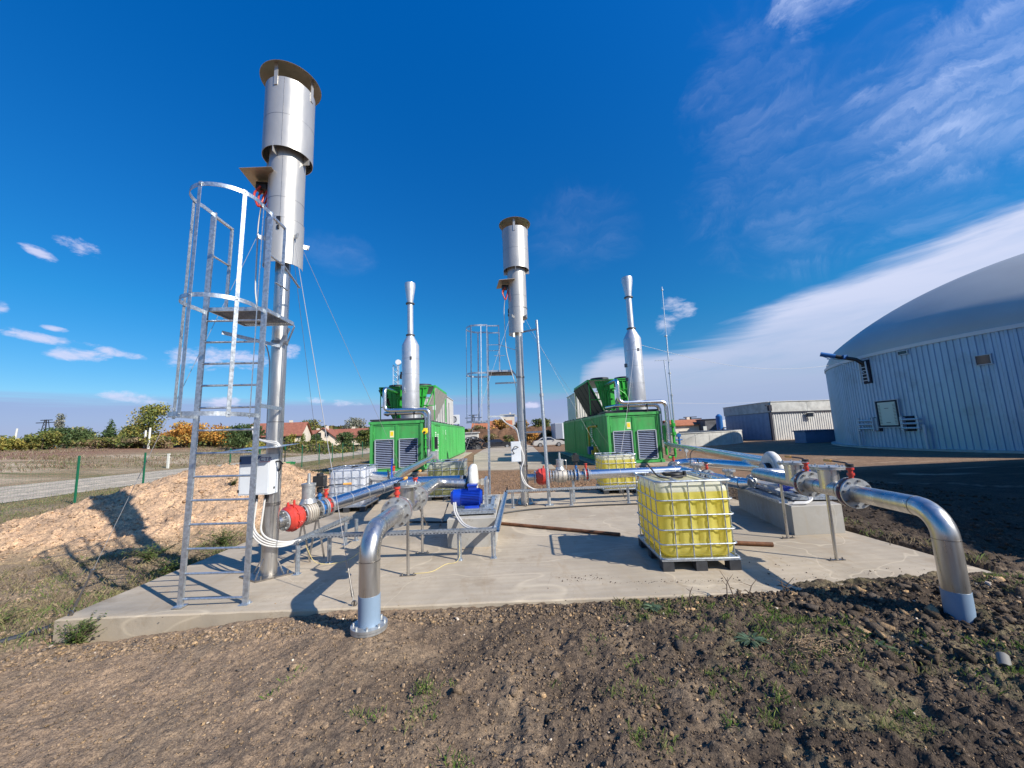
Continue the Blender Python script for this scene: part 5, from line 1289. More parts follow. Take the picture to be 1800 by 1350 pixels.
def exhaust(label, x, y, z0, s, lean=0, group='exhaust stacks on the container roofs'):
    t_ = thing('exhaust_stack', label, 'exhaust stack', (x, y, z0), group)
    b = MB(); b.lathe([(.62, 0), (.62, .35), (.56, .42), (.55, .75)], (x, y, z0), 40); b.build('base_skirt', mat('dull_aluminium', (.55, .56, .57), .42, .75, 3, .08), t_)
    AL = mat('silver_lacquer', (.60, .61, .63), .38, .65, 2, .06, rvar=.05)
    b = MB(); b.lathe([(.535, .72), (.54, .75), (.54, 4.75*s), (.52, 4.85*s), (.21, 5.45*s), (.2, 5.5*s)], (x, y, z0), 48); b.build('silencer_body', AL, t_)
    b = MB(); b.lathe([(.185, 5.5*s), (.185, 7.6*s)], (x, y, z0), 32); b.build('chimney_pipe', AL, t_)
    b = MB(); b.lathe([(.19, 7.65*s), (.20, 7.8*s), (.34, 8.75*s), (.335, 9.0*s), (.32, 9.0*s), (.17, 7.7*s)], (x, y, z0), 36); b.build('outlet_cone', AL, t_)
    b = MB()
    for z in (5.5*s, 7.62*s): b.ring((x, y, z0+z-.03), (x, y, z0+z+.03), .28, .17, 32)
    b.build('flange_ring', mat('dark_flange', (.12, .12, .13), .5, .6), t_)
    b = MB(); b.box((x-.56, y-.05, z0+3.0), (.12, .18, .22)); b.box((x-.56, y-.05, z0+2.1), (.12, .18, .22)); b.box((x+.15, y-.545, z0+3.9), (.12, .02, .2)); b.build('inspection_hatch', mat('dark_flange', (.1, .1, .1)), t_)
    b = MB()
    for z in (1.8, 2.9, 3.9): b.ring((x, y, z0+z), (x, y, z0+z+.02), .546, .53, 48)
    b.build('cladding_band', FLANGE, t_); return t_
exhaust('left silver exhaust stack with bottle shaped silencer and cone outlet', -5.87, 24.0, 2.98, 1.0)
exhaust('right silver exhaust stack with a white cable hanging from it', 8.35, 23.5, 2.86, .98)

def roofpipe(label, x, y, z, rt, hang, drop):
    t_ = thing('coolant_pipes', label, 'pipe', (x, y, z), 'coolant pipes along the container roof edges')
    for k, (dy, dz, dxr) in enumerate(((0, 0, 0), (.30, -.16, -.28))):
        b = MB(); p = [(x+.02-k*.2, y+2.6, z+1.35-k*1.1), (x-k*.25, y+dy, z+1.35-k*1.1), (x-k*.25, y+dy, z+dz), (rt+dxr, y+dy, z+dz-.04), (rt+dxr, y+dy, drop)]
        if k: p = [(x-.3, y+1.6, z+dz), (x-.1, y+dy, z+dz), (rt+dxr, y+dy, z+dz-.04), (rt+dxr, y+dy, drop+.3)]
        b.tube(arc_path(p, .34, 8), .115-.01*k, 28); b.build('clad_pipe', CLAD, t_)
    b = MB()
    for xx in (x+.6, x+1.7): b.bar((xx, y+.15, z-.55), (xx, y+.15, z-.1), .05, .05, up=(1, 0, 0))
    b.build('pipe_bracket', ROOFD, t_); return t_
roofpipe('silver coolant pipes bending over the left container roof and down its right corner', -7.12, 22.72, 3.58, -4.48, 1, .85)
roofpipe('silver coolant pipes bending over the right container roof and down its right corner', 6.72, 22.0, 3.42, 9.48, 1, .85)

def vcooler(label, x0, y0, z0):
    t_ = thing('dry_cooler', label, 'cooler', (x0+1.56, y0, z0), 'green cooler units on the container roofs')
    w = 3.12; L_ = 4.9; zt = z0+2.33; top = (-.28, w+.28); bot = (.72, w-.72)
    for s_, fm in ((0, FINS_SHADE), (1, FINS)):
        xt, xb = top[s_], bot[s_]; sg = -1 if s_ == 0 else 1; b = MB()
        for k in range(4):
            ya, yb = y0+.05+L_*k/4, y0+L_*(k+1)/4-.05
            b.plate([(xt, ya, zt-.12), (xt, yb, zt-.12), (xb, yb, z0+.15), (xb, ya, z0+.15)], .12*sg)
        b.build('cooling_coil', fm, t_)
        b = MB(); b.bar((xt, y0, zt-.04), (xt, y0+L_, zt-.04), .10, .14)
        for k in range(5): y = y0+L_*k/4; b.bar((xt, y, zt-.1), (xb, y, z0+.1), .05, .09, up=(0, 1, 0))
        b.bar((xb, y0, z0+.08), (xb, y0+L_, z0+.08), .10, .10); b.bar((xt-.05*sg, y0+L_, z0+.02), (xt-.05*sg, y0+L_, zt), .07, .07, up=(1, 0, 0)); b.bar((xt-.05*sg, y0+.02, z0+.02), (xt-.05*sg, y0+.02, zt), .05, .05, up=(1, 0, 0)); b.bar((xt-.05*sg, y0+.02, z0+1.0), (xb, y0+.02, z0+1.0), .05, .05)
        b.build('cooler_frame', GREEN2, t_)
        # end cover with ribs
        xa, xc = (top[0]+.42, w/2-.12) if s_ == 0 else (w/2+.12, top[1]-.42)
        b = MB(); b.plate([(xa, y0-.02, zt-.1), (xa+(.55 if s_ == 0 else 0), y0-.02, z0+.25), (xc-(0 if s_ == 0 else .55), y0-.02, z0+.25), (xc, y0-.02, zt-.1)], .03)
        for q in (.25, .5, .75): b.bar((xa+(xc-xa)*q, y0-.07, zt-.12), ((xa+xc)/2+(xc-xa)*(q-.5)*.6, y0-.07, z0+.3), .04, .07, up=(0, 1, 0))
        for z in (zt-.12, zt-.7, zt-1.3): b.bar((xa+.1, y0-.06, z), (xc-.1, y0-.06, z), .06, .05)
        b.build('end_cover', GREEN2, t_)
    b = MB(); b.box((w/2, y0+L_/2, zt), (w+.40, L_, .05)); b.build('top_deck', GREEN2, t_)
    for i in range(2):
        for k in range(3):
            b = MB(); c = (.72+1.68*i, y0+.85+1.6*k); b.ring((*c, zt+.02), (*c, zt+.20), .62, .58, 28)
            for q in range(4): a = q*math.pi/4; b.bar((c[0]-.6*math.cos(a), c[1]-.6*math.sin(a), zt+.19), (c[0]+.6*math.cos(a), c[1]+.6*math.sin(a), zt+.19), .012, .012)
            b.build('fan_ring', ROOFD, t_)
    b = MB()
    b.v = []; b.box((w+.10, y0+.6, z0+.9), (.14, .3, .34)); b.build('junction_box', WHITE, t_)
    b = MB(); b.tube(arc_path([(.95, y0-.14, z0+.2), (.95, y0-.16, z0+1.6), (w/2, y0-.16, z0+1.7), (w-.9, y0-.16, z0+1.2), (w-.9, y0-.16, z0+.2)], .3, 6), .05, 12); b.cyl((1.25, y0-.18, z0+.35), (1.25, y0-.3, z0+.35), .09, n=12); b.build('header_pipe', GREEN2, t_)
    for v in [t_]+list(t_.children): pass
    for ch in t_.children:
        ch.data.transform(Matrix.Translation((x0, 0, 0)))
    return t_
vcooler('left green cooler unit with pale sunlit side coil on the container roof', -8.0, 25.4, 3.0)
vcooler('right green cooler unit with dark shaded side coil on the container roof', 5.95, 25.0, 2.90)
for lab, x0, y0, z0, h in (('grey roof housing behind the left cooler', -7.9, 33.0, 2.98, 2.35), ('grey roof housing behind the right cooler', 6.05, 32.0, 2.88, 2.2)):
    t_ = thing('roof_housing', lab, 'housing', (x0+1.5, y0+2, z0), 'grey housings on the container roofs'); b = MB()
    corr_wall(b, (x0, y0), (x0, y0+4), z0, z0+h, (-1, 0), .2, .02); corr_wall(b, (x0+2.95, y0), (x0+2.95, y0+4), z0, z0+h, (1, 0), .2, .02); corr_wall(b, (x0, y0), (x0+2.95, y0), z0, z0+h, (0, -1), .2, .02); corr_wall(b, (x0, y0+4), (x0+2.95, y0+4), z0, z0+h, (0, 1), .2, .02)
    b.build('walls', CORRL, t_); b = MB(); b.box((x0+1.475, y0+2, z0+h+.02), (3.05, 4.1, .05)); b.build('lid', CORRL, t_)
    b = MB(); b.box((x0+2.97, y0+1, z0+1), (.03, .06, 1.8)); b.build('door_seam', LOUVD, t_)
t_ = thing('air_conditioner', 'white air conditioner unit at the far end of the left container roof', 'air conditioner', (-5.2, 39.5, 3.0))
b = MB(); b.box((-5.15, 39.5, 3.62), (.95, .45, .95)); b.build('casing', WHITE, t_)
b = MB(); b.ring((-5.25, 39.27, 3.62), (-5.25, 39.25, 3.62), .33, .28, 24)
for k in range(6): b.box((-5.25, 39.265, 3.38+.1*k), (.6, .01, .03))
b.build('fan_grille', LOUVD, t_)
b = MB()
for x in (-5.5, -4.8): b.box((x, 39.5, 3.06), (.06, .4, .16))
b.build('foot', ROOFD, t_)
# riser assembly at the left container corner and gas line on the right one
t_ = thing('riser_assembly', 'valves and green risers at the right front corner of the left container', 'risers', (-4.3, 22.5, 0))
b = MB()
for x, z0_, z1 in ((-4.66, .2, 2.2), (-4.22, .3, 1.9)): b.cyl((x, 22.45, z0_), (x, 22.45, z1), .05, n=12)
for z in (.8, 1.3, 1.8): b.cyl((-4.66, 22.45, z), (-4.66, 22.45, z+.06), .10, n=14)
b.build('green_riser', GREEN2, t_)
b = MB(); b.cyl((-4.62, 22.3, 2.22), (-4.62, 22.0, 2.22), .14, n=18); b.box((-4.62, 22.3, 2.35), (.2, .2, .16)); b.build('yellow_regulator', YEL, t_)
b = MB(); b.cyl((-4.62, 22.0, 2.18), (-4.62, 21.96, 2.18), .07, n=14); b.box((-4.05, 22.5, 1.55), (.16, .2, .7)); b.build('actuator', BLK, t_)
b = MB(); b.box((-4.2, 22.3, .85), (.5, .35, .45)); b.cyl((-4.45, 22.2, .5), (-4.45, 22.2, 1.2), .09, n=16); b.cyl((-3.95, 22.3, .2), (-3.95, 22.3, 1.1), .07, n=16); b.build('valve_block', FLANGE, t_)
t_ = thing('riser_assembly', 'green valve risers at the right front corner of the right container', 'risers', (9.7, 22.3, 0))
b = MB()
for x, z0_, z1 in ((9.80, .35, 2.3), (9.30, .3, 2.0)): b.cyl((x, 22.1, z0_), (x, 22.1, z1), .07, n=12)
for z in (.8, 1.4, 1.9): b.cyl((9.80, 22.1, z), (9.80, 22.1, z+.07), .15, n=14); b.box((9.80, 21.95, z+.1), (.12, .2, .2))
b.tube(arc_path([(9.80, 22.1, .4), (9.80, 22.1, .15), (9.4, 22.1, .15)], .15, 5), .07, 12); b.build('green_riser', GREEN2, t_)
b = MB(); b.cyl((9.55, 22.2, .4), (9.55, 22.2, 2.1), .06, n=12); b.build('silver_riser', CLAD, t_)
t_ = thing('gas_line', 'yellow gas pipe climbing the shaded side of the right container', 'gas pipe', (5.85, 27, 0))
b = MB(); b.tube(arc_path([(5.98, 24.7, 2.15), (5.80, 25.3, 2.15), (5.80, 26.4, 2.15), (5.80, 26.4, .5), (5.80, 25.0, .45)], .25, 6), .07, 14); b.build('yellow_pipe', YPIPE, t_)
b = MB(); b.cyl((5.8, 24.6, .3), (5.8, 24.6, .85), .14, n=16); b.box((5.8, 25.2, .45), (.3, .3, .3)); b.build('yellow_regulator', YPIPE, t_)
b = MB(); b.box((5.75, 26.0, .55), (.3, .5, .5)); b.build('dark_valve', NAVY, t_)

# ================================================================== mesh fence
t_ = thing('mesh_fence', 'green wire mesh fence running along the road on the left', 'fence', (-18.5, 17, -.3))
ys = [8.0, 11.0, 14.0, 17.05, 20.1, 23.1, 26.2, 29.3, 32.6, 35.3, 38.5, 41.4, 44.0, 47.0, 50, 53]
b = MB()
for y in ys:
    z = th(-18.5, y); p = MB(); p.box((-18.5, y, z+1.0), (.06, .06, 2.06)); p.build('post', POSTG, t_)
V_ = []
for k in range(int((ys[-1]-ys[0])/.10)):
    y = ys[0]+.10*k; z = th(-18.5, y); b.add([(-18.54, y-.0016, z+.05), (-18.54, y+.0016, z+.05), (-18.54, y+.0016, z+1.95), (-18.54, y-.0016, z+1.95)], [(0, 1, 2, 3)])
for j in range(20):
    for i in range(len(ys)-1):
        za, zb_ = th(-18.5, ys[i]), th(-18.5, ys[i+1]); h = .06+.098*j; b.add([(-18.541, ys[i], za+h-.0018), (-18.541, ys[i+1], zb_+h-.0018), (-18.541, ys[i+1], zb_+h+.0018), (-18.541, ys[i], za+h+.0018)], [(0, 1, 2, 3)])
b.build('wire_mesh', POSTG, t_)
t_ = None
b = MB(); z = th(-29.3, 34); b.box((-29.3, 34, z+.6), (.14, .14, 1.3)); b.box((-29.3, 34, z+1.2), (.24, .10, .12))
tag(b.build('marker_post', WHP), 'white marker post beside the gravel road', 'marker post')
for k, (lab, x, y, h, lean) in enumerate((('pale concrete pole at the far left edge of the picture', -77.7, 62, 3.6, .3), ('thin pale pole left of its taller twin near the big yellow green tree', -53.6, 58, 2.6, .0), ('taller pale pole beside the big yellow green tree', -51.2, 56, 3.0, .05))):
    b = MB(); z = th(x, y); b.cyl((x, y, z-.3), (x+lean, y, z+h), .16, .12, n=10); tag(b.build('concrete_pole', WHP), lab, 'pole', 'pale poles beyond the road')
b = MB(); z = th(-14.7, 26); b.lathe([(.0, z+.05), (.25, z+.1), (.72, z+.92), (.75, z+.95), (.70, z+.93), (.0, z+.2)], (-14.75, 26, .0), 4); b.box((-14.75, 26, z+.03), (.5, .5, .12))
tag(b.build('garbage_skip', GREENB), 'green tapered skip standing behind the left control box', 'skip')

# ================================================================== digester with dome
DC = (42.92, 24.79); DR = 15.97
t_ = thing('digester', 'huge round digester with ribbed blue grey metal wall and pale domed roof', 'digester tank', (*DC, -.3))
b = MB(); n = 320; prof = []
for i in range(n):
    for q, dr in ((0, 0), (.34, 0), (.44, -.05), (.86, -.05), (.96, 0)):
        a = 2*math.pi*(i+q)/n; prof.append((DC[0]+(DR+dr)*math.cos(a), DC[1]+(DR+dr)*math.sin(a)))
m_ = len(prof); b.add([(x, y, -.4) for x, y in prof]+[(x, y, 6.5) for x, y in prof], [(i, (i+1) % m_, m_+(i+1) % m_, m_+i) for i in range(m_)]); b.build('ribbed_wall', CORR, t_)
b = MB(); pr = [(DR-.1, 6.5), (DR-.12, 7.0), (DR-.35, 7.45)]; zc_ = -9.54; rr_ = 23.26
for k in range(25): r_ = (DR-.75)*(1-k/24); pr.append((max(r_, .01), zc_+math.sqrt(rr_**2-r_**2)))
b.lathe(pr, (*DC, 0), 144); b.build('dome', DOMEM, t_, smooth=60)
b = MB(); b.lathe([(DR-.12, 6.40), (DR+.07, 6.40), (DR+.07, 6.62), (DR-.12, 6.66)], (*DC, 0), 144); b.build('eaves_trim', mat('eaves_trim', (.6, .6, .6), .5, .2), t_)
def on_wall(a, z, dr=0.0): return Vector((DC[0]+(DR+dr)*math.cos(R(a)), DC[1]+(DR+dr)*math.sin(R(a)), z))
def wallM(a): ca, sa = math.cos(R(a)), math.sin(R(a)); return Matrix(((-sa, ca, 0), (ca, sa, 0), (0, 0, 1)))
def wbox(b, a, z, d, dr=0.0): c = on_wall(a, z, dr); return b.box(c, (d[0], d[1], d[2]), rot=R(a+90))
b = MB(); wbox(b, 174.9, 2.17, (1.75, .06, 1.85), .01); pn = b.build('panel_recess_shade', LOUVD, t_)  # dark plate proud of the wall, recess shade as its colour
b = MB(); wbox(b, 174.9, 2.17, (1.35, .05, 1.62), .06)
b.build('gauge_panel', mat('pale_gauge_panel', (.62, .66, .55), .45), pn)
b = MB()
for k in range(14):
    for s_ in (-1, 1): wbox(b, 174.9+s_*2.05, 1.5+.1*k, (.16, .02, .025), .10)
wbox(b, 174.9, 2.55, (.3, .02, .03), .10); wbox(b, 174.9, 1.55, (.3, .02, .03), .10); b.build('gauge_marking', LOUVD, pn)
b = MB()
for (a, z, d) in ((171.7, 2.17, (.06, .12, 1.95)), (178.1, 2.17, (.06, .12, 1.95)), (174.9, 3.12, (1.85, .12, .06)), (174.9, 1.22, (1.85, .12, .06))): wbox(b, a, z, d, .05)
b.build('panel_frame', mat('grey_frame', (.42, .46, .50), .5, .2), t_)
for (a0, a1, xe) in ((165.6, 171.2, 165.2), (178.6, 182.6, 183.4)):
    b = MB()
    for z in (1.15, 1.45, 1.72): b.tube([on_wall(a0+(a1-a0)*q/6, z, .25) for q in range(7)], .07, 10)
    wbox(b, (a0+a1)/2+(.8 if a0 < 170 else -.8), 1.45, (.7, .12, 1.0), .03) if False else None
    for a in (a0+.3, a1-.3): b.bar(on_wall(a, .95, .25), on_wall(a, 1.95, .25), .10, .10, up=(1, 0, 0))
    b.tube([on_wall(xe, 1.35, .25), on_wall(xe, -.2, .25)], .09, 10); b.bar(on_wall(a1 if a0 < 170 else a0, 1.0, .1), on_wall(a1 if a0 < 170 else a0, 1.9, .1), .30, .15, up=(1, 0, 0)); b.build('wall_pipework', mat('pale_pipework', (.50, .53, .58), .45, .3), t_)
b = MB(); wbox(b, 170.9, 1.45, (.9, .07, 1.0), .02); b.build('pipe_recess_shade', LOUVD, t_); b = MB(); wbox(b, 179.3, 1.45, (.9, .07, 1.0), .02); b.build('pipe_recess_shade', LOUVD, t_)  # flat dark plates, painted as shaded recesses behind the pipes
b = MB(); wbox(b, 170.3, 5.35, (.75, .10, 1.75), -.02); b.build('hatch_recess_shade', LOUVD, t_)  # near black plate painting the shade of the hatch opening
b = MB(); b.tube([on_wall(168.8, 4.6+.0, .15), on_wall(169.3, 6.3, .2)], .05, 8); b.tube([on_wall(171.4, 4.6, .15), on_wall(171.4, 6.1, .2)], .05, 8)
for k in range(6): b.bar(on_wall(169, 4.7+.25*k, .17), on_wall(171.4, 4.7+.25*k, .17), .03, .05)
b.build('hatch_rail', mat('pale_pipework', (.5, .5, .5)), t_)
b = MB(); b.tube([on_wall(170.6, 5.9, .1), on_wall(170.0, 6.35, .5), on_wall(168.6, 6.75, 1.6)], .14, 14); b.build('boom', BLK, t_)
b = MB(); b.tube([on_wall(168.6, 6.75, 1.6), on_wall(167.6, 7.05, 2.4)], .17, 14); b.box(on_wall(169.2, 6.62, 1.1), (.3, .3, .3)); b.build('boom_motor', NAVY, t_)
b = MB(); b.bar(on_wall(167.6, 6.95, 2.4), on_wall(170.5, 5.3, .2), .05, .05); b.bar(on_wall(168.2, 6.6, 2.1), on_wall(168.5, 6.4, .1), .05, .05); b.build('boom_strut', GALV, t_)
for a, z, w_, h_ in ((194.6, 4.93, .62, .55), (181.1, 6.18, .60, .25), (178.9, 6.2, .0, .0)):
    if w_:
        b = MB(); wbox(b, a, z, (w_, .06, h_), .02); wo_ = b.build('wall_vent', GLASSD, t_); b = MB()
        for s_ in (-1, 1): c = on_wall(a, z+s_*h_/2, .04); b.box(c, (w_+.1, .1, .05), rot=R(a+90)); c2 = on_wall(a+s_*math.degrees((w_/2)/DR), z, .04); b.box(c2, (.05, .1, h_), rot=R(a+90))
        b.build('vent_frame', mat('grey_frame', (.4, .4, .4)), wo_)
b = MB(); b.ring((*DC, -.5), (*DC, -.18), DR+.35, DR-.2, 96); b.build('footing_ring', CONCT, t_)
t_.location = t_.location
# unseen building right of the picture, added and shaped to shade the right yard
t_ = thing('unseen_shade_building', 'unseen building right of the picture, shaped to shade the right yard', 'hall', (30, 4, -.3))
b = MB(); HP = [(15.9, -1.0), (22.9, 10.9), (42, 10.9), (42, -1.0)]
for i in range(4):
    p, q = HP[i], HP[(i+1) % 4]; d = Vector((q[0]-p[0], q[1]-p[1])).normalized(); corr_wall(b, p, q, -.4, 8.0, (-d.y, d.x), .4, .05)
b.build('walls', CORR, t_); b = MB(); b.prism(HP, 8.0, 8.12); b.build('roof', CORRL, t_)

# grey low hall with concrete parapet
t_ = thing('low_hall', 'low grey hall with concrete parapet, one wall in shade and one of sunlit ribbed sheet', 'hall', (30.6, 43.1, -.3))
A_, B_, C_, D_ = (30.6, 43.1), (31.6, 54.0), (47, 52), (46, 46.2)
b = MB(); corr_wall(b, A_, D_, -.4, 3.05, (.2, -.98), .33, .05); b.build('ribbed_wall', CORRL, t_)
b = MB(); corr_wall(b, A_, B_, -.4, 3.05, (-1, .1), .9, .012); corr_wall(b, B_, C_, -.4, 3.05, (0, 1), .9, .02); corr_wall(b, C_, D_, -.4, 3.05, (1, 0), .9, .02); b.build('shade_blue_wall', SHEDB, t_)  # walls turned from the sun carry blue shade in their colour
b = MB()
for p, q in ((A_, B_), (A_, D_), (B_, C_), (C_, D_)): b.bar((*p, 3.68), (*q, 3.68), .22, 1.22)
b.prism([A_, D_, C_, B_], 3.9, 4.0); pa = b.build('parapet', CONCT, t_)
b = MB()
for p, q in ((A_, B_), (A_, D_)): b.bar((*p, 4.32), (*q, 4.32), .36, .07)
for k in range(1, 3): x = A_[0]+(D_[0]-A_[0])*k/3; y = A_[1]+(D_[1]-A_[1])*k/3; b.box((x-.02, y-.12, 3.68), (.04, .03, 1.2))
b.build('coping', CONCW, pa)
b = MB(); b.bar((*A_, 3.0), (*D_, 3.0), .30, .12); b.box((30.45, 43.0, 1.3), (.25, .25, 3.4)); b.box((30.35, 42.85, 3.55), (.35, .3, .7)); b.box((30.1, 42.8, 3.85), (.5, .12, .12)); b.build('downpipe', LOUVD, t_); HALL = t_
b = MB(); b.box((35.7, 43.82, 2.55), (.7, .2, .5)); wo_ = b.build('window', GLASSD, t_); b = MB(); b.box((35.7, 43.80, 2.28), (.8, .25, .06)); b.box((35.7, 43.80, 2.83), (.8, .25, .06)); b.build('window_frame', WHP, wo_)
HALL.location = (33.7, 47.4, -.3); HALL.scale = (1.1, 1.1, 1.05)
t_ = thing('low_shed', 'small blue grey shed standing between the low hall and the digester', 'shed', (31.5, 38.2, -.3))
b = MB(); b.box((31.9, 38.8, .25), (3.2, 1.5, 1.25)); b.build('walls', SHEDB, t_); b = MB(); b.box((31.9, 38.8, .92), (3.4, 1.7, .12)); b.build('roof', mat('dark_blue_roof', (.08, .13, .2), .6), t_)
# round concrete basin
t_ = thing('concrete_basin', 'round open concrete basin wall behind the right container', 'basin', (20.5, 50.5, -.3))
b = MB(); b.lathe([(9.3, -.4), (9.3, 1.15), (9.0, 1.15), (9.0, -.4)], (20.6, 50.4, 0), 72); b.build('basin_wall', CONCW, t_, smooth=30)
b = MB()
for k in range(36): a = R(10*k); b.box((20.6+9.31*math.cos(a), 50.4+9.31*math.sin(a), .4), (.02, .03, 1.5), rot=a)
b.lathe([(9.36, 1.12), (9.36, 1.2), (8.95, 1.2), (8.95, 1.12)], (20.6, 50.4, 0), 72); b.build('basin_rim', CONCW, t_, smooth=30)
b = MB(); b.box((27.6, 44.9, .42), (1.2, .5, 1.6), .9); b.build('buttress', CONCW, t_)
b = MB(); b.box((31.2, 44.7, .5), (.02, .02, .02)); 
t_ = thing('blue_silo', 'slim blue feed silo between the white tent and the low hall', 'silo', (30.0, 52, -.3))
b = MB(); b.cyl((29.9, 52.5, 1.3), (29.9, 52.5, 3.1), .42, n=20); b.cyl((29.9, 52.5, 3.1), (29.9, 52.5, 3.4), .42, .15, n=20); b.cyl((29.9, 52.5, .6), (29.9, 52.5, 1.3), .15, .42, n=20); b.build('body', NAVY, t_)
b = MB()
for s_ in (-1, 1):
    for q in (-1, 1): b.bar((29.9+s_*.35, 52.5+q*.35, -.3), (29.9+s_*.35, 52.5+q*.35, 1.6), .06, .06, up=(1, 0, 0))
b.build('leg', BLK, t_)
b = MB(); b.cyl((16.0, 35, -.3), (16.0, 35, 1.3), .10, n=12); b.box((15.98, 35, 1.1), (.35, .25, .25)); b.cyl((15.7, 35, .7), (16.3, 35, .7), .07, n=10)
tag(b.build('blue_pump', NAVY), 'small blue pump post in front of the concrete basin', 'pump')
t_ = thing('tent_hall', 'white rounded tent hall with a blue stripe behind the concrete basin', 'tent hall', (36, 63, 0))
b = MB(); N = 16; pr = []
for i in range(N+1): a = math.pi*i/N; pr.append((37.5-5.2*math.cos(a), 3.05*math.sin(a)**.75))
vs = [(x, 62, z-.3) for x, z in pr]+[(x, 74, z-.3) for x, z in pr]; m_ = N+1; b.add(vs, [(i, i+1, m_+i+1, m_+i) for i in range(N)]+[tuple(range(m_))]); b.build('skin', TENT, t_, smooth=30)
b = MB(); b.box((35.6, 61.97, 1.1), (4.2, .05, .14)); b.box((36.6, 61.97, 1.45), (2.2, .05, .12)); b.build('blue_stripe', NAVY, t_)
def house(name, label, x, y, z, w, d, hw, hr, rz, roofm, gable='x', wins=(), group=None, cat='house'):
    """ridge along local x; gables at +-x ends"""
    t_ = thing(name, label, cat, (0, 0, 0), group); ov = .35
    b = MB(); vs = [(-w/2, -d/2, 0), (w/2, -d/2, 0), (w/2, d/2, 0), (-w/2, d/2, 0), (-w/2, -d/2, hw), (w/2, -d/2, hw), (w/2, d/2, hw), (-w/2, d/2, hw), (-w/2, 0, hw+hr), (w/2, 0, hw+hr)]
    b.add(vs, [(0, 1, 5, 4), (2, 3, 7, 6), (1, 2, 6, 9, 5), (3, 0, 4, 8, 7)]); b.build('walls', PLAST, t_, smooth=0)
    b = MB(); sl = hr/(d/2)
    for s_ in (-1, 1): b.plate([(-w/2-ov, 0, hw+hr+.10), (w/2+ov, 0, hw+hr+.10), (w/2+ov, s_*(d/2+ov), hw-ov*sl+.10), (-w/2-ov, s_*(d/2+ov), hw-ov*sl+.10)], .12*-s_)
    ro = b.build('roof', roofm, t_, smooth=0)
    b = MB(); b.box((w*.2, .3, hw+hr+.1), (.5, .5, 1.0)); b.build('chimney', PLAST, ro, smooth=0)
    for (wx, wz, ww, wh, face) in wins:
        b = MB(); c, s3 = ((wx, -d/2-.02, wz), (ww, .06, wh)) if face == 'f' else (((w/2+.02) , wx, wz), (.06, ww, wh))
        b.box(c, s3); wo = b.build('window', GLASSD, t_); b = MB(); b.box((c[0], c[1]-(.02 if face == 'f' else 0), c[2]-wh/2), (s3[0]+.12, s3[1]+.05, .08)); b.build('sill', WHP, wo)
    t_.location = (x, y, z); t_.rotation_euler = (0, 0, rz); return t_
GH = 'village houses beyond the field'
house('house', 'red roofed house partly hidden by the left flare pole', -42.0, 72, 1.7, 9, 6, 1.6, 2.3, R(10), ROOFT, wins=((-2, 1.0, .8, .9, 'f'), (2, 1.0, .8, .9, 'f')), group=GH)
house('house', 'pale gabled house with two small attic windows among the bushes', -37.8, 82, 1.0, 7, 4.6, 1.7, 1.9, R(-78), ROOFT, wins=((-.7, 2.35, .7, .9, 'g'), (.7, 2.35, .7, .9, 'g')), group=GH)
house('house', 'long pink tiled roof right of the gabled house', -36.0, 86, 1.0, 10, 6, 1.6, 1.8, R(4), ROOFT, group=GH)
house('house', 'low tiled roof left of the gabled house', -43.5, 86, 1.1, 8, 6, 1.5, 1.8, R(8), ROOFT, group=GH)
house('house', 'orange roofed house behind the black pipe heap', -3.0, 92, 0, 9, 9, 2.2, 2.8, R(0), ROOFO, group=GH)
house('house', 'small grey roof glimpsed among the bushes far left', -86, 84, 3.2, 6, 4, 1.8, .9, R(20), mat('blue_grey_roof', (.2, .25, .32), .7), group=GH)
house('outbuilding', 'low building with orange tiled roof behind the concrete basin', 28.2, 60, -.3, 5.6, 5, 2.3, .75, R(5), ROOFO, cat='outbuilding')
house('outbuilding', 'small grey flat topped building far behind the central flare', 1.0, 118, 4.5, 4.0, 6, 3.1, .3, 0, CONCT, cat='outbuilding')
t_ = thing('dark_block', 'dark concrete block building between the orange roof and the white tent', 'building', (30.5, 57, -.3))
b = MB(); b.box((30.6, 57, 1.2), (2.0, 2.5, 3.1)); b.build('walls', mat('dark_wall', (.10, .10, .11), .8, 0, 2, .3), t_); b = MB(); b.box((30.6, 57, 2.80), (2.2, 2.7, .12)); b.build('flat_roof', LOUVD, t_); b = MB(); b.box((29.5, 55.72, 1.1), (.5, .06, 1.4)); b.build('pale_door', WHP, t_)
t_ = thing('shed', 'low pale garage shed at the far end of the left container', 'shed', (-5.6, 63, -.2))
b = MB(); b.box((-5.6, 64, 1.05), (2.2, 2.6, 2.5)); b.build('walls', CONCW, t_); b = MB(); b.box((-5.6, 64, 2.38), (2.6, 3.0, .16)); b.build('roof', CONCT, t_); b = MB(); b.box((-5.6, 62.68, .85), (1.5, .05, 1.7)); b.build('door', mat('grey_door', (.4, .42, .45), .6), t_)
t_ = thing('trailer', 'white box trailer parked behind the silver car', 'trailer', (10, 66, -.2))
b = MB(); b.box((10.4, 68, 2.05), (3.6, 6, 2.7)); b.build('box_body', WHITE, t_); b = MB(); b.box((9.2, 64.97, 2.05), (1.2, .04, 2.6)); b.build('dark_end', mat('trailer_end', (.22, .25, .32), .6), t_); b = MB(); b.box((10.4, 68, .62), (3.2, 5.6, .18)); b.build('chassis', BLK, t_)
for s_ in (-1, 1):
    for q in (66.5, 69.5): b = MB(); b.cyl((10.4+s_*1.35, q, .22), (10.4+s_*1.6, q, .22), .45, n=20); b.build('wheel', TIRE, t_)
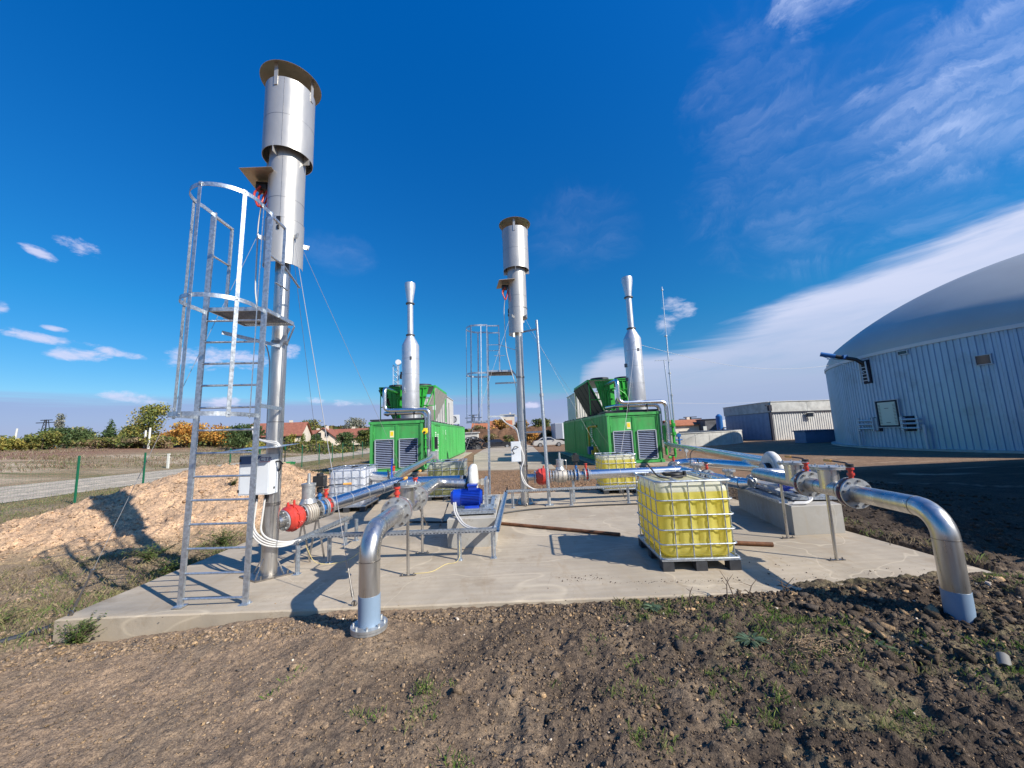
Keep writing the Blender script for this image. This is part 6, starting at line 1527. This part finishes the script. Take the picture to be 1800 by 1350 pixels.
# earth bank
b = MB(); ex = np.linspace(-10, 14, 90); ey = np.linspace(68, 84, 40); EX, EY = np.meshgrid(ex, ey)
eh = 2.9*ss(EY, 68.5, 73.5)*(1-ss(EY, 79, 84))*ss(EX, -10, -5.5)*(1-ss(EX, 10, 14)); eh = eh*(.8+.45*fbm(EX*.35, EY*.35, 4, 44))+(fbm(EX*1.3, EY*1.3, 4, 45)-.5)*1.0*ss(eh, .1, 1)
EZ = np.where(eh > .02, terrain(EX, EY)+eh, terrain(EX, EY)-.3); b.v = [tuple(p) for p in np.stack([EX, EY, EZ], -1).reshape(-1, 3)]; cn = fbm(EX*.8, EY*.8, 4, 47); ny, nx = EX.shape
for j in range(ny-1):
    for i in range(nx-1):
        if eh[j:j+2, i:i+2].max() > .01: q = .6+.8*cn[j, i]; b.f.append([j*nx+i, j*nx+i+1, (j+1)*nx+i+1, (j+1)*nx+i]); b.fc.append((.13*q, .078*q, .050*q))
tag(b.build('earth_bank', CLAY), kind='structure')
# heap of black pipe
t_ = None; b = MB(); r_ = np.random.default_rng(12)
for k in range(46):
    px, py = -5.0+r_.normal()*.7, 58+r_.normal()*.5; hz = max(.15, 1.6-abs(px+4.8)*.8)*r_.random()**.6; rad = .35+.35*r_.random(); tl = R(r_.uniform(-75, 75)); a0 = r_.random()*6
    b.tube([(px+rad*math.cos(a), py+rad*math.sin(a)*math.cos(tl), -.1+hz*.9+rad*.3+rad*math.sin(a)*math.sin(tl)) for a in np.linspace(a0, a0+5.6, 18)], .06, 6)
b.lathe([(1.6, -.3), (1.2, .4), (.8, .9), (.4, 1.2), (.01, 1.3)], (-4.9, 58.4, 0), 14)
tag(b.build('pipe_heap', RUBB), 'heap of black coiled plastic pipe behind the left container', 'pipe heap')
# ------------------------------------------------------------------ cars
def car(label, x, y, z, rz, paint):
    t_ = thing('parked_car', label, 'car', (0, 0, 0), 'cars parked at the end of the path')
    P = [(-2.35, .42), (-2.38, .75), (-2.25, .93), (-1.75, 1.0), (-1.15, 1.36), (-.5, 1.46), (.25, 1.44), (1.05, 1.02), (1.9, .90), (2.3, .72), (2.38, .45), (2.3, .30), (-2.3, .28)]
    b = MB(); hw = [.80, .84, .84, .84, .64, .62, .62, .80, .84, .80, .74, .80, .80]; m_ = len(P)
    vs = [(p[0], -h, p[1]) for p, h in zip(P, hw)]+[(p[0], h, p[1]) for p, h in zip(P, hw)]
    # side as two bands: below and above the belt line
    b.add(vs, [(i, (i+1) % m_, m_+(i+1) % m_, m_+i) for i in range(m_)])
    for o_, sg in ((0, 1), (m_, -1)):
        for f in ((0, 1, 2, 3, 7, 8, 9, 10, 11, 12), (3, 4, 5, 6, 7)): b.add([], []); b.f.append([i+o_ for i in (f if sg > 0 else f[::-1])]); b.fc.append(None)
    me_ = b.build('body', paint, t_, smooth=40)
    for s_ in (-1, 1):
        b = MB(); q = [(-1.60, 1.02), (-1.08, 1.31), (-.48, 1.40), (.22, 1.38), (.90, 1.03)]; f_ = lambda zz: .845-.21*max(0, (zz-1.0)/.42)
        b.add([(a, s_*(f_(c)+.004), c) for a, c in q], [tuple(range(5)) if s_ < 0 else tuple(range(5))[::-1]]); b.build('side_window', GLASSD, t_, smooth=0)
    for q in ([(-1.70, 1.015), (-1.18, 1.35)], [(1.0, 1.045), (.32, 1.42)]):
        b = MB(); (a, c), (d, e_) = q; sg = .02 if a > 0 else -.02; b.add([(a+sg, -.74, c+.01), (a+sg, .74, c+.01), (d+sg, .58, e_+.01), (d+sg, -.58, e_+.01)], [(0, 1, 2, 3)]); b.build('windscreen', GLASSD, t_, smooth=0)
    for wx in (-1.4, 1.42):
        for s_ in (-1, 1):
            b = MB(); b.cyl((wx, s_*.66, .32), (wx, s_*.87, .32), .33, n=24); wo = b.build('wheel', TIRE, t_); b = MB(); b.cyl((wx, s_*.86, .32), (wx, s_*.885, .32), .22, n=20)
            b.build('rim', RIM, wo)
    for s_ in (-1, 1):
        b = MB(); b.box((2.26, s_*.62, .68), (.16, .3, .14)); b.build('headlight', WHITE, t_); b = MB(); b.box((-2.31, s_*.62, .78), (.12, .3, .14)); b.build('tail_light', RED, t_); b = MB(); b.box((.75, s_*.92, 1.05), (.12, .16, .12)); b.build('wing_mirror', paint, t_)
    t_.location = (x, y, z); t_.rotation_euler = (0, 0, rz); return t_
car('silver saloon car parked facing right behind the central flare', 6.6, 58.5, -.28, R(2), SILVER)
car('dark saloon car parked left of the silver one', -1.2, 60.5, -.28, R(3), DARKCAR)

# ------------------------------------------------------------------ masts, pylons, wires
t_ = thing('radio_mast', 'tall thin stayed radio mast right of the right exhaust', 'mast', (16.65, 37, -.3))
b = MB(); b.cyl((16.55, 37, -.3), (16.6, 37, 5), .09, n=12); b.cyl((16.6, 37, 5), (16.66, 37, 11), .06, n=10); b.cyl((16.66, 37, 11), (16.7, 37, 16.2), .035, n=8); b.build('mast_tube', GALV, t_)
b = MB()
for z in (5, 7.2, 11): b.cyl((16.62, 37, z-.05), (16.62, 37, z+.08), .13, n=10)
b.cyl((16.7, 37, 15.8), (16.7, 37, 15.95), .09, n=8); b.build('collar', FLANGE, t_)
t_ = thing('antenna_pole', 'shorter pole with a flat crossbar aerial beside the tall radio mast', 'aerial', (16.3, 36.8, -.3))
b = MB(); b.cyl((16.35, 36.8, -.3), (16.1, 36.8, 8.5), .05, n=10); b.build('pole', GALV, t_)
b = MB(); b.bar((15.2, 36.8, 8.5), (16.95, 36.8, 8.5), .05, .05)
for k in range(7): b.bar((15.25+.27*k, 36.55, 8.5), (15.25+.27*k, 37.05, 8.5), .02, .02)
b.build('aerial', GALV, t_)
t_ = thing('lattice_tower', 'lattice radio tower with white dish behind the left exhaust', 'lattice tower', (-16.9, 60, 0))
b = MB(); L3 = [(-17.35, 59.6), (-16.45, 59.6), (-16.9, 60.4)]; H_ = 13.6
for x, y in L3: b.cyl((x, y, 0), (x, y, H_), .045, n=6)
for k in range(17):
    z = .8*k
    for i in range(3):
        a, c = L3[i], L3[(i+1) % 3]; b.cyl((*a, z), (*c, z+.8), .022, n=4, caps=False); b.cyl((*c, z), (*a, z+.8), .022, n=4, caps=False)
b.build('lattice', GALV, t_)
b = MB(); b.cyl((-16.45, 59.5, 13.9), (-16.45, 59.2, 13.9), .42, n=24); b.build('dish', TENT, t_)
b = MB(); b.box((-16.1, 59.5, 11.6), (.3, .3, .7)); b.box((-16.1, 59.5, 9.5), (.3, .3, .5)); b.build('antenna_box', BLK, t_)
def pylon(label, x, y, z, h, w_):
    t_ = thing('power_pylon', label, 'pylon', (x, y, z), 'distant power pylons'); b = MB()
    for sx_ in (-1, 1):
        for sy_ in (-1, 1): b.cyl((x+sx_*w_, y+sy_*w_, z), (x+sx_*w_*.25, y+sy_*w_*.25, z+h), .09, n=5)
    for k in range(7):
        q0, q1 = k/7, (k+1)/7; r0, r1 = w_*(1-.75*q0), w_*(1-.75*q1); b.cyl((x-r0, y-r0, z+h*q0), (x+r1, y-r1, z+h*q1), .05, n=4); b.cyl((x+r0, y-r0, z+h*q0), (x-r1, y-r1, z+h*q1), .05, n=4)
    b.build('lattice_body', BLK, t_); b = MB()
    for zz, ww in ((h*.98, 1.6), (h*.88, 2.8)): b.bar((x-ww, y, z+zz), (x+ww, y, z+zz), .2, .2)
    b.build('crossarm', BLK, t_)
pylon('dark power pylon above the far left trees', -129.5, 110, 4.5, 7.0, .9)
pylon('small dark pylon just right of the left container', -10.6, 130, 0, 9.0, .8)
pylon('small dark pylon above the orange roofed outbuilding', 45.3, 92, 0, 4.2, .5)
for lab, a, c, sag in (('thin line sagging from the right exhaust to the digester', (8.35, 23.4, 7.3), (27.2, 29.0, 6.3), 1.0), ('thin dark line crossing low behind the right exhaust to the hall', (8.9, 30, 4.1), (34, 44, 4.4), .25)):
    b = MB(); a, c = Vector(a), Vector(c); b.tube([a.lerp(c, i/20)-Vector((0, 0, sag*math.sin(math.pi*i/20))) for i in range(21)], .010, 5); tag(b.build('overhead_line', CABLE), lab, 'overhead line')

# ------------------------------------------------------------------ trees and bushes
def tree(name, label, x, y, h, w, cols, n=2200, kind='round', leaf=.30, group='trees and bushes beyond the field', seed=0, z=None, gap=.0, cat='tree', tr=.12):
    r_ = np.random.default_rng(seed+11); z = th(x, y)-.1 if z is None else z; root = thing(name, label, cat, (x, y, z), group)
    b = MB(); base = .0 if cat == 'bush' else h*.12
    nb = 15 if kind == 'round' else (9 if kind != 'tall' else 7); bl = []
    for k in range(nb):
        a = r_.random()*6.28; q = r_.random()**.5
        if kind == 'conif': zz = base+(h-base)*(k+.5)/nb; rr = w/2*(1.02-(k+.3)/nb); bl.append((x, y, z+zz, rr, (h-base)/nb*.95))
        elif kind == 'tall': zz = base+(h-base)*(k+.6)/nb; rr = w/2*(.9+.25*r_.random())*(1-.35*abs(2*k/nb-.9)); bl.append((x+r_.normal()*w*.06, y, z+zz, rr, (h-base)/nb*1.1))
        else:
            zz = base+(h-base)*(.22+.66*r_.random()); hr = (.17+.16*r_.random())*(h-base); rr = w*(.12+.13*r_.random()); lim = math.sqrt(max(.05, 1-((zz-base)/(h-base)*2-1)**2*.8)); off = (w/2-rr)*q*1.05*lim
            bl.append((x+math.cos(a)*off, y+math.sin(a)*off, z+zz, rr, min(hr, z+h-(z+zz))))
    tot = sum(bb[3]**2 for bb in bl)
    for (bx_, by_, bz_, rr, rh) in bl:
        m = int(n*rr**2/tot); tint = cols[int(r_.integers(len(cols)))]
        for _ in range(m):
            v = r_.normal(size=3); v /= np.linalg.norm(v); rad = r_.random()**.38*(1+.16*r_.normal()); p = Vector((bx_+v[0]*rr*rad, by_+v[1]*rr*rad, bz_+v[2]*rh*rad))
            if p.z < z-.1: continue
            c = tint if r_.random() < .7 else cols[int(r_.integers(len(cols)))]; k_ = .95+.95*r_.random(); d1 = Vector(r_.normal(size=3)).normalized(); d2 = d1.cross(Vector(r_.normal(size=3))).normalized(); s_ = leaf*(.5+.8*r_.random())
            d1 *= s_*.5; d2 *= s_*.32; b.add([p-d1, p+d2, p+d1, p-d2], [(0, 1, 2, 3)], tuple(q_*k_ for q_ in c))
    b.build('crown', LEAF, root, smooth=0)
    s_ = MB(); s_.tube([(x, y, z-.2), (x+.05, y, z+h*.35), (x, y+.05, z+h*.7)], [tr*h/5+.05, tr*h/6+.03, .03], 8)
    for k in range(6): bb = bl[k % len(bl)]; s_.tube([(x, y, z+h*(.2+.06*k)), ((x+bb[0])/2, (y+bb[1])/2, (z+h*.25+bb[2])/2), (bb[0], bb[1], bb[2])], [.07*h/5+.02, .05*h/5+.01, .02], 5)
    s_.build('trunk', BARK, root); return root
DG = [(.035, .060, .022), (.05, .08, .03), (.07, .10, .035)]
OG = [(.09, .11, .03), (.13, .14, .035), (.06, .085, .028), (.16, .14, .04)]
YG = [(.20, .19, .045), (.14, .16, .045), (.24, .20, .05), (.09, .12, .035)]
ORG = [(.36, .17, .035), (.42, .22, .05), (.28, .14, .04), (.30, .20, .05)]
BR = [(.20, .14, .08), (.16, .12, .07), (.12, .10, .06)]
GY = [(.18, .18, .14), (.14, .15, .11), (.22, .21, .17)]
T = [('yellow green bush at the extreme left edge', -76, 60, 2.8, 4.0, YG, 'round', 'bush'), ('dark green bush behind the leftmost concrete pole', -74.4, 63, 3.2, 5.0, OG, 'round', 'bush'),
 ('wide dark green bush left of the yellow brown tree', -75.4, 67, 3.8, 8.0, DG, 'round', 'bush'), ('pale bare looking poplar rising behind the dark bush', -125.7, 110, 9.5, 2.8, GY, 'tall', 'tree'),
 ('yellow brown tree behind the thicket on the left', -85.9, 80, 4.6, 6.5, YG+BR, 'round', 'tree'), ('low brown thicket in front of the yellow brown tree', -60.5, 60, 1.9, 9.0, BR+OG, 'round', 'bush'),
 ('low brown thicket right of its twin, below the dark conifer', -54.5, 58, 1.6, 6.0, BR+OG, 'round', 'bush'),
 ('pointed dark conifer left of the big yellow green tree', -71.0, 70, 5.2, 3.2, DG, 'conif', 'tree'), ('olive bush beside the pointed conifer', -69.2, 72, 4.0, 5.5, OG, 'round', 'tree'),
 ('big yellow green tree, tallest on the left horizon', -54.8, 60, 6.8, 5.8, YG, 'round', 'tree'), ('olive tree just left of the big yellow green tree', -63.1, 66, 3.6, 4.0, OG, 'round', 'tree'),
 ('broad orange autumn tree left of the ladder', -49.2, 60, 4.2, 7.0, ORG, 'round', 'tree'), ('orange autumn tree seen between the ladder rails', -45.6, 62, 3.8, 5.4, ORG, 'round', 'tree'),
 ('brown green bush under the orange trees', -50.6, 57, 1.9, 4.6, YG+BR, 'round', 'bush'), ('dark green tree right of the ladder rails', -39.1, 58, 4.1, 6.2, DG, 'round', 'tree'), ('small yellow green bush under the dark tree', -35.5, 55, 1.9, 2.8, YG, 'round', 'bush'),
 ('round olive tree behind the red roofed house', -49.8, 98, 5.9, 6.5, OG, 'round', 'tree'), ('yellow green bush in front of the red roofed house', -38.0, 70, 2.7, 4.0, YG, 'round', 'bush'), ('dark bush left of the gabled house', -37.4, 76, 2.4, 3.2, DG, 'round', 'bush'),
 ('pale thin leafless looking tree behind the right bushes', -35.5, 90, 6.4, 6.4, GY, 'round', 'tree'), ('dark green bush right of the gabled house', -30.8, 74, 3.4, 4.0, DG, 'round', 'tree'), ('dark green tree touching the left container edge', -26.6, 72, 3.9, 4.8, DG+OG, 'round', 'tree'),
 ('small yellow bush below the gabled house', -33.4, 71, 1.5, 3.2, YG, 'round', 'bush'), ('small olive bush in front of the long roof', -35.9, 73, 1.5, 3.4, OG, 'round', 'bush'), ('low dark bush in front of the right hand trees', -28.6, 69, 1.5, 3.6, OG, 'round', 'bush'), 
 ('orange leaved tree on the earth bank left of the central flare', -.9, 76, 3.2, 4.2, ORG+BR, 'round', 'tree'), ('orange brown tree on the earth bank right of the flare pole', 3.4, 76, 2.9, 3.6, ORG+BR, 'round', 'tree'),
 ('green bush on the earth bank behind the silver car', 7.4, 76, 3.0, 5.2, OG, 'round', 'bush'), ('brown bush on the left end of the earth bank', -5.2, 77, 2.2, 4.0, BR+OG, 'round', 'bush'), ('brown bush low on the earth bank left of the flare pole', -2.6, 70.5, 2.2, 3.2, BR+OG, 'round', 'bush'), ('dark olive bush low on the earth bank behind the dark car', .6, 70.8, 2.0, 3.0, OG+BR, 'round', 'bush'), ('rusty brown bush on the bank right of the central flare', 4.8, 70.6, 2.4, 3.4, BR+ORG, 'round', 'bush'), ('dark bush low on the bank beside the white trailer', 7.9, 70.8, 2.6, 2.6, DG+BR, 'round', 'bush'),
 ('dark bush by the end of the left container', -7.6, 70, 2.2, 2.6, DG, 'round', 'bush')]
for i, (lab, x, y, h, w, cols, kd, ct) in enumerate(T):
    zz = None
    if 75.5 <= y <= 77.5 and -8 < x < 9: zz = 1.7
    tree('bush' if ct == 'bush' else 'tree', lab, x, y, h, w, cols, n=int(1300+260*w), kind=kd, leaf=.34 if y < 85 else .42, seed=i*7, cat=ct, z=zz)
# far wood and hedge line that reads as one mass
r_ = np.random.default_rng(77); b = MB()
for k in range(15000):
    x = r_.uniform(-260, 160); y = 150+r_.normal()*8+40*max(0, (abs(x)-60)/200); hb = 3.5+2.5*vn(np.array([x*.06]), np.array([.5]), 5)[0]; z = th(x, y)+r_.random()*hb*(1.0 if x < -14 else .45)
    p = Vector((x, y, z)); c = (OG+DG+BR)[int(r_.integers(10)) % 10] if r_.random() < .9 else ORG[0]; q = .6+.6*r_.random(); d1 = Vector(r_.normal(size=3)).normalized()*1.1; d2 = d1.cross(Vector(r_.normal(size=3))).normalized()*.8
    b.add([p-d1, p+d2, p+d1, p-d2], [(0, 1, 2, 3)], tuple(v*q for v in c))
tag(b.build('distant_wood', LEAF, smooth=0), 'distant line of trees along the horizon', kind='stuff')
r_ = np.random.default_rng(78); b = MB()
for k in range(9000):
    x = -26-34*r_.random(); y = 66+r_.normal()*2.5-.10*(x+40); z = th(x, y)+r_.random()**1.5*1.1*(.5+vn(np.array([x*.4]), np.array([.5]), 9)[0]); c = (OG+BR+YG)[int(r_.integers(11))]; q = .6+.6*r_.random(); d1 = Vector(r_.normal(size=3)).normalized()*.22; d2 = d1.cross(Vector(r_.normal(size=3))).normalized()*.15; p = Vector((x, y, z))
    b.add([p-d1, p+d2, p+d1, p-d2], [(0, 1, 2, 3)], tuple(v*q for v in c))
tag(b.build('hedge_scrub', LEAF, smooth=0), 'low mixed scrub along the foot of the houses and trees', kind='stuff')
for o in list(bpy.data.objects):
    if o.type == 'MESH' and o.parent is None and o.get('kind') == 'stuff' and 'category' in o: del o['category']
